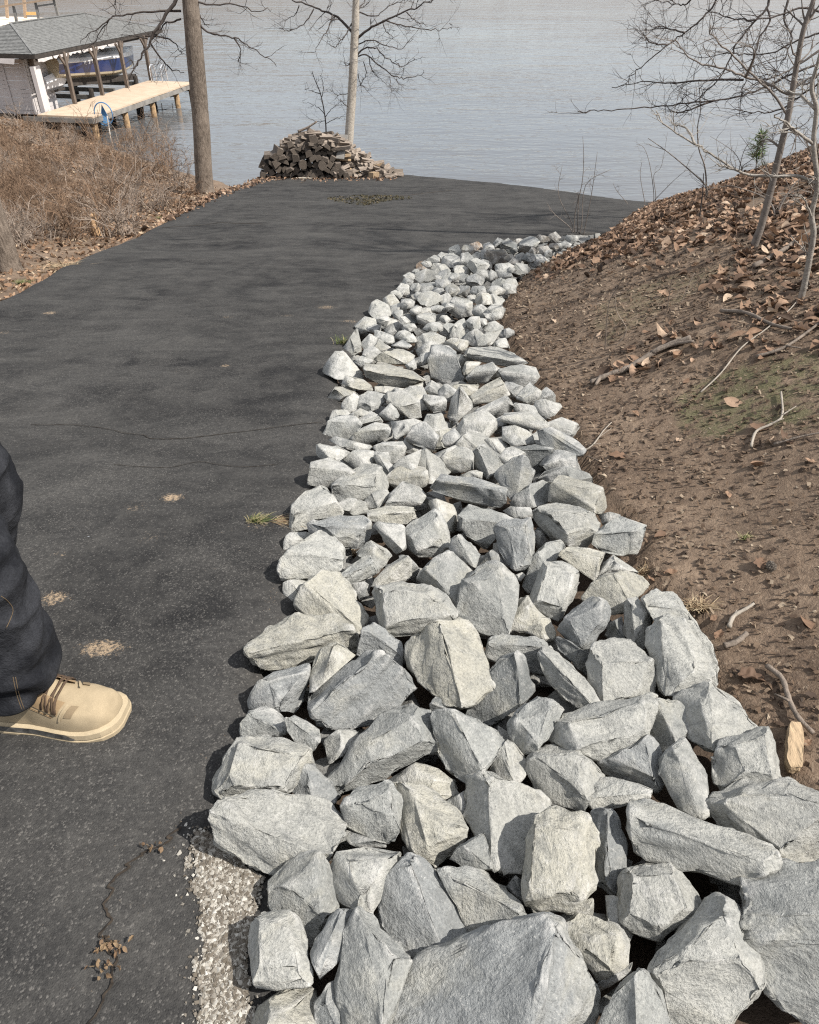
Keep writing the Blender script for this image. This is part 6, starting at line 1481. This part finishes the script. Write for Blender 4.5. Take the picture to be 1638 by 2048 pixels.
# neighbouring dock beyond the roof
n0 = atz(np.array(0.), np.array(52.), np.array(.6)); nd = thing('neighbour_dock', 'far pale dock with wooden railing above the boathouse roof', 'dock', n0)
mb = MB(); q = [atz(np.array(float(a)), np.array(float(b)), np.array(.6)) for a, b in ((-60, 60), (60, 46), (105, 36), (20, 33), (-60, 36))]; mb.add(q + [p - [0, 0, .15] for p in q], [(0, 1, 2, 3, 4), (9, 8, 7, 6, 5)] + [(i, i + 5, (i + 1) % 5 + 5, (i + 1) % 5) for i in range(5)]); bpart(mb, 'deck', plain('far_deck', (0.62, 0.54, 0.44), .9, .05), nd, n0)
M_FRAIL = plain('rail_wood', (0.40, 0.29, 0.20), .9, .2); py_ = 88.0
for (a, b, c, d) in ((27, 12, 34, 46), (71, 4, 78, 40), (107, -3, 117, 34), (-20, 22, -12, 52)):
    mb = MB(); mb.bar(aty(np.array(float(a)), np.array(float(b)), np.array(py_)), aty(np.array(float(c)), np.array(float(d)), np.array(py_)), .22, .22); bpart(mb, 'rail_post', M_FASCIA, nd, n0)
mb = MB(); mb.bar(aty(np.array(-30.), np.array(18.), np.array(py_ - .2)), aty(np.array(112.), np.array(-3.), np.array(py_ - .2)), .2, .16); bpart(mb, 'top_rail', M_FRAIL, nd, n0)
mb = MB(); mb.bar(aty(np.array(76.), np.array(12.), np.array(py_ - .1)), aty(np.array(112.), np.array(7.), np.array(py_ - .1)), .1, .14); bpart(mb, 'lower_rail', M_FASCIA, nd, n0)
mb = MB(); mb.bar(aty(np.array(49.), np.array(27.), np.array(96.)), aty(np.array(73.), np.array(27.), np.array(96.)), .2, .28); bpart(mb, 'orange_board', plain('orange_wood', (0.62, 0.40, 0.16), .8, .1), nd, n0)
for a in (47, 11): 
    mb = MB(); mb.bar(aty(np.array(float(a)), np.array(-14.), np.array(96.)), aty(np.array(a + 4.), np.array(36.), np.array(96.)), .26, .26); bpart(mb, 'rail_post', M_FRAIL, nd, n0)

# ================================================================ the person standing at the picture's edge
from mathutils.bvhtree import BVHTree
def skin_np(verts, edges, radii, sub=2, root=0):
    me = bpy.data.meshes.new('tmp_skin'); me.from_pydata([tuple(v) for v in verts], edges, []); o = bpy.data.objects.new('tmp_skin', me); COL.objects.link(o)
    md = o.modifiers.new('skin', 'SKIN'); md.use_smooth_shade = True
    sl = me.skin_vertices[0].data
    for i, r in enumerate(radii): sl[i].radius = r if isinstance(r, tuple) else (r, r); sl[i].use_root = (i == root)
    ss = o.modifiers.new('sub', 'SUBSURF'); ss.levels = sub; ss.render_levels = sub
    dg = bpy.context.evaluated_depsgraph_get(); ev = o.evaluated_get(dg); m2 = ev.to_mesh()
    V = np.array([v.co[:] for v in m2.vertices]); F = [tuple(p.vertices) for p in m2.polygons]; ev.to_mesh_clear()
    bpy.data.objects.remove(o); bpy.data.meshes.remove(me); return V, F
toe = hitP(np.array(246.), np.array(1453.)); g0 = toe[2]; YAW = R(-5)
fx = np.array([math.cos(YAW), math.sin(YAW), 0]); fy = np.array([-math.sin(YAW), math.cos(YAW), 0]); LB = .335
heel = toe - fx * LB
pr = thing('person', 'person in dark work trousers and tan work boots standing on the asphalt', 'person', (heel[0] + .09, heel[1], g0)); po_ = np.array(pr.location)
def denim():
    m = NT('dark_work_denim'); c = m.coord('Object'); a = m.noise(c, 7.0, 5, .65); w_ = m.noise(c, 260.0, 2, .6)
    col = m.mix(m.ramp(a, [(.42, 0.), (.68, 1.)]), (0.012, 0.013, 0.016), (0.046, 0.048, 0.054))
    col = m.mix(m.ramp(w_, [(.4, .35), (.6, 0.)]), col, (0.008, 0.008, 0.010))
    h = m.math('ADD', m.math('MULTIPLY', m.noise(c, 22., 3, .6), 1.2), m.math('MULTIPLY', w_, .3))
    return m.done(col, .92, m.bump(h, .6, .012), .15)
M_DENIM = denim()
def mat_suede(name, col):
    m = NT(name); c = m.coord('Object'); a = m.noise(c, 22.0, 5, .65); f = m.noise(c, 420., 3, .7)
    q = m.mix(m.ramp(a, [(.35, 0.), (.68, 1.)]), tuple(x * .78 for x in col), col); q = m.mix(m.ramp(f, [(.4, .3), (.6, 0.)]), q, tuple(x * .55 for x in col))
    return m.done(q, .9, m.bump(f, .25, .002), .2)
M_SUEDE = mat_suede('tan_suede', (0.38, 0.305, 0.20)); M_MESHP = mat_suede('woven_mesh', (0.25, 0.19, 0.12)); M_SUEDE_D = mat_suede('brown_suede', (0.32, 0.225, 0.13)); M_SOLE = mat_suede('tan_sole', (0.46, 0.375, 0.25)); M_MID = plain('grey_midsole', (0.105, 0.10, 0.092), .85, .5, 45); M_LACE = plain('brown_lace', (0.075, 0.048, 0.030), .9, .2, 80)
uu = np.array([0, .03, .10, .25, .42, .5, .6, .72, .82, .90, .96, .985, 1.0]); 
wf = lambda u: np.interp(u, uu, [.018, .032, .041, .043, .045, .049, .055, .060, .059, .053, .040, .029, .013])
hf = lambda u: np.interp(u, [0, .02, .1, .3, .38, .44, .52, .6, .7, .8, .88, .94, .98, 1.0], [.12, .15, .17, .178, .172, .156, .136, .118, .103, .096, .090, .079, .060, .042])
cl = lambda u: np.interp(u, [0, .3, .7, 1], [0, .002, .006, .014])   # sole's slight inward curve
def boot(parent, origin, fx, fy, fz, tagdetail=True):
    nu, na = 40, 22; U = np.concatenate([np.linspace(0, .9, 28), np.linspace(.915, 1, 12)]); Aa = np.linspace(0, math.pi, na); W3 = np.zeros((nu, na, 3))
    for i, u in enumerate(U):
        w_, h_ = wf(u), hf(u); ca, sa = np.cos(Aa), np.sin(Aa)
        y = np.sign(ca) * np.abs(ca) ** .62 * w_ * (1 - .10 * (sa > .8)) + cl(u); z = .026 + (h_ - .026) * np.abs(sa) ** .72
        if u < .42: y = np.sign(ca) * np.abs(ca) ** .8 * (w_ * .95) + cl(u)
        W3[i] = np.stack([np.full(na, u * LB), y, z], -1)
    cr_u = W3[..., 0] / LB; W3[..., 2] -= .0028 * (np.sin(cr_u * 150) > .3) * np.exp(-((cr_u - .60) / .06) ** 2) * (W3[..., 2] > .05)
    W3[..., 2] += .0030 * fbm(W3.reshape(-1, 3) * 38, 3).reshape(nu, na) * (W3[..., 2] > .035)
    toW = lambda L: origin + L[..., :1] * fx + L[..., 1:2] * fy + L[..., 2:3] * fz
    V = toW(W3).reshape(-1, 3); F = [(i*na+j, (i+1)*na+j, (i+1)*na+j+1, i*na+j+1) for i in range(nu-1) for j in range(na-1)] + [tuple(range(na))]
    up = obj('boot_upper', mesh_np('boot_upper', V - po_, F, M_SUEDE, True), parent)
    # outsole: rim, welt and heel step
    ring = lambda off, z, zz=None: np.vstack([np.stack([U * LB + off * np.interp(U, [0, .5, 1], [-1, 0, 1]), wf(U) + off + cl(U), np.full(nu, z) + np.interp(U, [0, .8, 1], [0, 0, .010]) ], -1), np.stack([U * LB + off * np.interp(U, [0, .5, 1], [-1, 0, 1]), -wf(U) - off + cl(U), np.full(nu, z) + np.interp(U, [0, .8, 1], [0, 0, .010])], -1)[::-1]])
    rings = [ring(.005, .001), ring(.010, .004), ring(.0105, .015), ring(.0065, .017), ring(.0095, .020), ring(.008, .034), ring(-.001, .038)]; n2_ = 2 * nu
    V = np.vstack(rings); arch = (np.abs(V[:, 0] / LB - .40) < .09) & (V[:, 2] < .006); V[arch, 2] += .007
    lug = (np.floor(V[:, 0] / .014) % 2 == 0) & (V[:, 2] < .006); V[lug, 2] += .003
    F = [(k*n2_+i, k*n2_+(i+1) % n2_, (k+1)*n2_+(i+1) % n2_, (k+1)*n2_+i) for k in range(6) for i in range(n2_)] + [tuple(range(n2_))[::-1]]
    so = obj('boot_sole', mesh_np('boot_sole', toW(V) - po_, F, M_SOLE, False), parent)
    # dark scuffed insert along the side of the sole
    for sg in (-1, 1):
        Ui = np.linspace(.04, .74, 40); V = []; 
        for u in Ui:
            e = .0105; z0 = .020 ; z1 = .020 + .016 * min(1, (u - .02) * 20) * min(1, (.76 - u) * 12)
            V += [(u * LB, sg * (wf(u) + e) + cl(u), z0), (u * LB, sg * (wf(u) + e - .001) + cl(u), z1)]
        obj('midsole_insert', mesh_np('midsole_insert', toW(np.array(V)) - po_, [(2*i, 2*i+2, 2*i+3, 2*i+1) for i in range(39)], M_MID), so)
    # vamp panels and laces
    def patch(u0, u1, a0, a1, name, mat, off=.0016):
        Ui = np.linspace(u0, u1, 10); Ai = np.linspace(a0, a1, 10); V = []
        for u in Ui:
            w_, h_ = wf(u), hf(u)
            for a in Ai:
                ca, sa = math.cos(a), math.sin(a); V.append((u * LB + .016 * (1 - abs(ca)) * 2.2 - .012, np.sign(ca) * (abs(ca) ** .62 * w_ + off) + cl(u), .026 + (h_ - .026) * sa ** .72 + off))
        obj(name, mesh_np(name, toW(np.array(V)) - po_, [(i*10+j, (i+1)*10+j, (i+1)*10+j+1, i*10+j+1) for i in range(9) for j in range(9)], mat, True), up)
    for a0, a1 in ((math.pi - 1.25, math.pi - .62), (.62, 1.25)):
        patch(.46, .655, a0, a1, 'quarter_panel', M_SUEDE_D); patch(.70, .75, a0 + .02, a1 - .02, 'mesh_panel', M_MESHP); patch(.672, .686, a0 - .05, a1 + .2, 'overlay_strip', M_SUEDE, .0026)
    for sg in (-1, 1):   # stitched seams
        for u0, u1, a_ in ((.10, .60, .50), (.12, .60, .46)):
            P = []
            for u in np.linspace(u0, u1, 16):
                ca, sa = math.cos(a_), math.sin(a_); P.append((u * LB, sg * (ca ** (.62 if u > .42 else .8) * wf(u) + .0006) + cl(u), .026 + (hf(u) - .026) * sa ** .72))
            mb = MB(); mb.tube(toW(np.array(P)) - po_, .0008, 4); mb.build('stitching', M_SUEDE_D, up, True)
    for k, u in enumerate((.545, .585, .625)):
        for sg in (-1, 1):
            P = []
            for t in np.linspace(0, 1, 8):
                a = math.pi / 2 + sg * (1.0 - 2.0 * t) * .95; u2 = u + .035 * t * (1 if k < 2 else .3); ca, sa = math.cos(a), math.sin(a)
                P.append((u2 * LB, np.sign(ca) * (abs(ca) ** .62 * wf(u2) + .004) + cl(u2), .026 + (hf(u2) - .026) * sa ** .72 + .006))
            mb = MB(); mb.tube(toW(np.array(P)) - po_, .0025, 6); mb.build('lace', M_LACE, up, True)
boot(pr, heel, fx, fy, np.array([0, 0, 1.0]))
# far boot, pushing off behind
pit = R(38); f2x = np.array([math.cos(pit), 0, -math.sin(pit)]); f2z = np.array([math.sin(pit), 0, math.cos(pit)]); far_toe = np.array([-1.13, heel[1] + .26, 0]); far_toe[2] = float(Pz(far_toe[1])) + .03
heel2 = far_toe - f2x * LB * .93
boot(pr, heel2, f2x, np.array([0, 1.0, 0]), f2z)
an1 = heel + fx * .095; an2 = heel2 + f2x * .10 + f2z * .02
hip = np.array([an1[0] - .16, (an1[1] + an2[1]) / 2, g0 + .93]); 
kn1 = np.array([an1[0] + .03, an1[1] + .0, g0 + .50]); kn2 = np.array([-1.005, an2[1], float(Pz(an2[1])) + .46])
h1 = hip + [0, -.10, -.06]; h2 = hip + [0, .10, -.06]
lerp = lambda a, b, t: a + (b - a) * t
vs_ = [hip, hip + [0, 0, .12], h1, lerp(h1, kn1, .5), kn1, lerp(kn1, an1, .45) + [.01, 0, 0], an1 + [.022, 0, .17], an1 + [.042, 0, .105], h2, lerp(h2, kn2, .5), kn2, lerp(kn2, an2 + f2z * .08, .5), an2 + f2z * .16, an2 + f2z * .10]
V, F = skin_np(vs_, [(0, 1), (0, 2), (2, 3), (3, 4), (4, 5), (5, 6), (6, 7), (0, 8), (8, 9), (9, 10), (10, 11), (11, 12), (12, 13)], [.16, .17, .125, .116, .104, .096, .094, .094, .125, .112, .098, .096, .090, .085], 4)
gz = V[:, 2] - g0
N_ = V.copy(); 
leg_ax = np.where(V[:, 1:2] < hip[1], np.stack([np.interp(V[:, 2], [an1[2], kn1[2], h1[2]], [an1[0], kn1[0], h1[0]]), np.full(len(V), an1[1]), V[:, 2]], -1), np.stack([np.interp(V[:, 2], [an2[2], kn2[2], h2[2]], [an2[0], kn2[0], h2[0]]), np.full(len(V), an2[1]), V[:, 2]], -1))
N_ = V - leg_ax; N_ /= np.maximum(np.linalg.norm(N_, axis=1, keepdims=True), 1e-6)
fold = np.sin((gz * 62 + 5.5 * fbm(V * np.array([9, 9, 5]), 2))) * np.interp(gz, [0, .08, .28, .45, .6, 1], [.003, .006, .005, .002, .002, .002])
q_ = V @ np.array([[.8, 0, .6], [0, 1, 0], [-.6, 0, .8]]); fold += .015 * (1 - 2 * np.abs(fbm(q_ * np.array([5, 5, 13]) + 3, 2)))
V = V + N_ * fold[:, None]
V[:, 2] = np.maximum(V[:, 2], Pz(V[:, 1]) + .045)
tr = obj('trousers', mesh_np('trousers', V - po_, F, M_DENIM, True), pr)
bvh = BVHTree.FromPolygons([tuple(v) for v in V], F)
def on_cloth(pts, r0, name, mat, parent):
    q = smooth_path(np.array(pts, float), k=6); P = []
    for a, b in q:
        d = ray(a, b); d = d / np.linalg.norm(d); h = bvh.ray_cast(Vector(CAM), Vector(d))
        if h[0] is not None: P.append(np.array(h[0]) - d * r0 * .3)
    if len(P) > 3:
        mb = MB(); mb.tube(np.array(P) - po_, r0, 5); mb.build(name, mat, parent, True)
M_STITCH = plain('tan_stitching', (0.11, 0.078, 0.045), .9, .2, 300)
for o_ in (0, 5): on_cloth([(26 + o_, 1354), (33 + o_, 1388), (44 + o_, 1420), (51 + o_, 1436)], .0009, 'side_seam', M_STITCH, tr)
on_cloth([(2, 1192), (16, 1203), (26, 1222), (12, 1258)], .0009, 'pocket_seam', M_STITCH, tr)
# upper body, outside the picture
sh = hip + [.02, 0, .55]; nk = sh + [.0, 0, .07]; hd = nk + [.03, 0, .17]
M_JACKET = plain('work_jacket', (0.10, 0.10, 0.105), .9, .25, 8, .4); M_SKIN = plain('skin_tone', (0.42, 0.27, 0.20), .6, .08, 20); M_HAIR = plain('brown_hair', (0.05, 0.035, 0.025), .8, .3, 90)
el = [sh + [-.10, -.28, -.29], sh + [-.10, .28, -.29]]; wr = [sh + [-.10, -.30, -.54], sh + [-.14, .30, -.53]]
jv = [hip + [0, 0, -.03], hip + [0, 0, .26], sh + [0, 0, -.08], sh + [0, 0, .05]] + [sh + [0, -.19, 0], el[0], wr[0], sh + [0, .19, 0], el[1], wr[1]]
V, F = skin_np(jv, [(0, 1), (1, 2), (2, 3), (2, 4), (4, 5), (5, 6), (2, 7), (7, 8), (8, 9)], [(.17, .13), (.165, .125), (.18, .12), .07, .075, .058, .045, .075, .058, .045], 3)
V = V + .006 * np.stack([fbm(V * 14 + k, 2) for k in (0, 9, 18)], -1); obj('jacket', mesh_np('jacket', V - po_, F, M_JACKET, True), pr)
bv = [sh + [0, 0, -.02], nk, nk + [.01, 0, .06], hd, hd + [.01, 0, .07], hd + [.095, 0, .0], hd + [.07, 0, -.075]]; be = [(0, 1), (1, 2), (2, 3), (3, 4), (3, 5), (2, 6)]; br_ = [.07, .058, .055, (.085, .075), (.07, .06), .022, .03]
for i, sg in ((0, -1), (1, 1)):
    e0, w0 = el[i], wr[i]; dv = (w0 - e0) / np.linalg.norm(w0 - e0); palm = w0 + dv * .07; k0 = len(bv)
    bv += [e0, w0, palm]; be += [(k0, k0 + 1), (k0 + 1, k0 + 2)]; br_ += [.036, .027, (.036, .016)]
    for f_, (o_, ln) in enumerate(((-.028, .07), (-.010, .08), (.010, .075), (.028, .06))):
        a = palm + dv * .03 + np.array([0, o_, 0]) * 1.0; b = a + dv * ln * .5 + [0, 0, -.008]; c = b + dv * ln * .4 + [-.015, 0, -.02]; k1 = len(bv); bv += [a, b, c]; be += [(k0 + 2, k1), (k1, k1 + 1), (k1 + 1, k1 + 2)]; br_ += [.009, .0085, .007]
    a = w0 + dv * .035 + np.array([.02, -sg * .028, 0]); b = a + dv * .035 + [.012, -sg * .01, 0]; k1 = len(bv); bv += [a, b, b + dv * .02]; be += [(k0 + 1, k1), (k1, k1 + 1), (k1 + 1, k1 + 2)]; br_ += [.012, .010, .008]
    if i == 0: be.append((0, k0))
    else: be.append((0, k0))
V, F = skin_np(bv, be, br_, 2); obj('body', mesh_np('body', V - po_, F, M_SKIN, True), pr)
an = np.linspace(0, 6.283, 17)[:-1]; V = []; F = []
for i, ph in enumerate(np.linspace(0, 1.9, 8)): V += [hd + [-.012 + .098 * math.sin(ph) * math.cos(a) - .02 * (ph > 1.3), .085 * math.sin(ph) * math.sin(a), .035 + .105 * math.cos(ph) + .05 * max(0, math.cos(a)) * (ph > 1.2)] for a in an]
F = [(i*16+j, i*16+(j+1) % 16, (i+1)*16+(j+1) % 16, (i+1)*16+j) for i in range(7) for j in range(16)]; obj('hair', mesh_np('hair', np.array(V) - po_, F, M_HAIR, True), pr)
for sg in (-1, 1):
    mb = MB(); c = hd + [.082, sg * .03, .015]; mb.tube([c - [0, .006, 0], c + [0, .006, 0]], .009, 8); mb.V and None; mb.flush(); mb.V = [v - po_ for v in mb.V]; mb.build('eye', M_TINT, pr, True)
    mb = MB(); c = hd + [0, sg * .08, -.0]; mb.tube([c - [0, 0, .03], c, c + [-.005, 0, .03]], [.008, .014, .009], 6); mb.flush(); mb.V = [v - po_ for v in mb.V]; mb.build('ear', M_SKIN, pr, True)
mb = MB(); c = hd + [.078, 0, -.058]; mb.tube([c - [.01, .022, 0], c + [.004, 0, 0], c + [-.01, .022, 0]], .006, 6); mb.flush(); mb.V = [v - po_ for v in mb.V]; mb.build('mouth', plain('lips', (0.34, 0.17, 0.14), .6, .05), pr, True)
# small flat chip of stone on the asphalt
p = hitP(np.array(175.), np.array(1078.)); V, F = hull(np.array([(.012 * math.cos(a) * (1 + .2 * math.sin(3 * a)), .010 * math.sin(a), z) for a in np.linspace(0, 6.28, 9)[:-1] for z in (0, .004)]))
tag(obj('stone_chip', mesh_np('stone_chip', V, F.astype(np.int32), plain('pale_chip', (0.50, 0.53, 0.56), .7, .1)), None, p), 'small flat pale stone chip on the asphalt beside the trouser leg', 'stone chip')
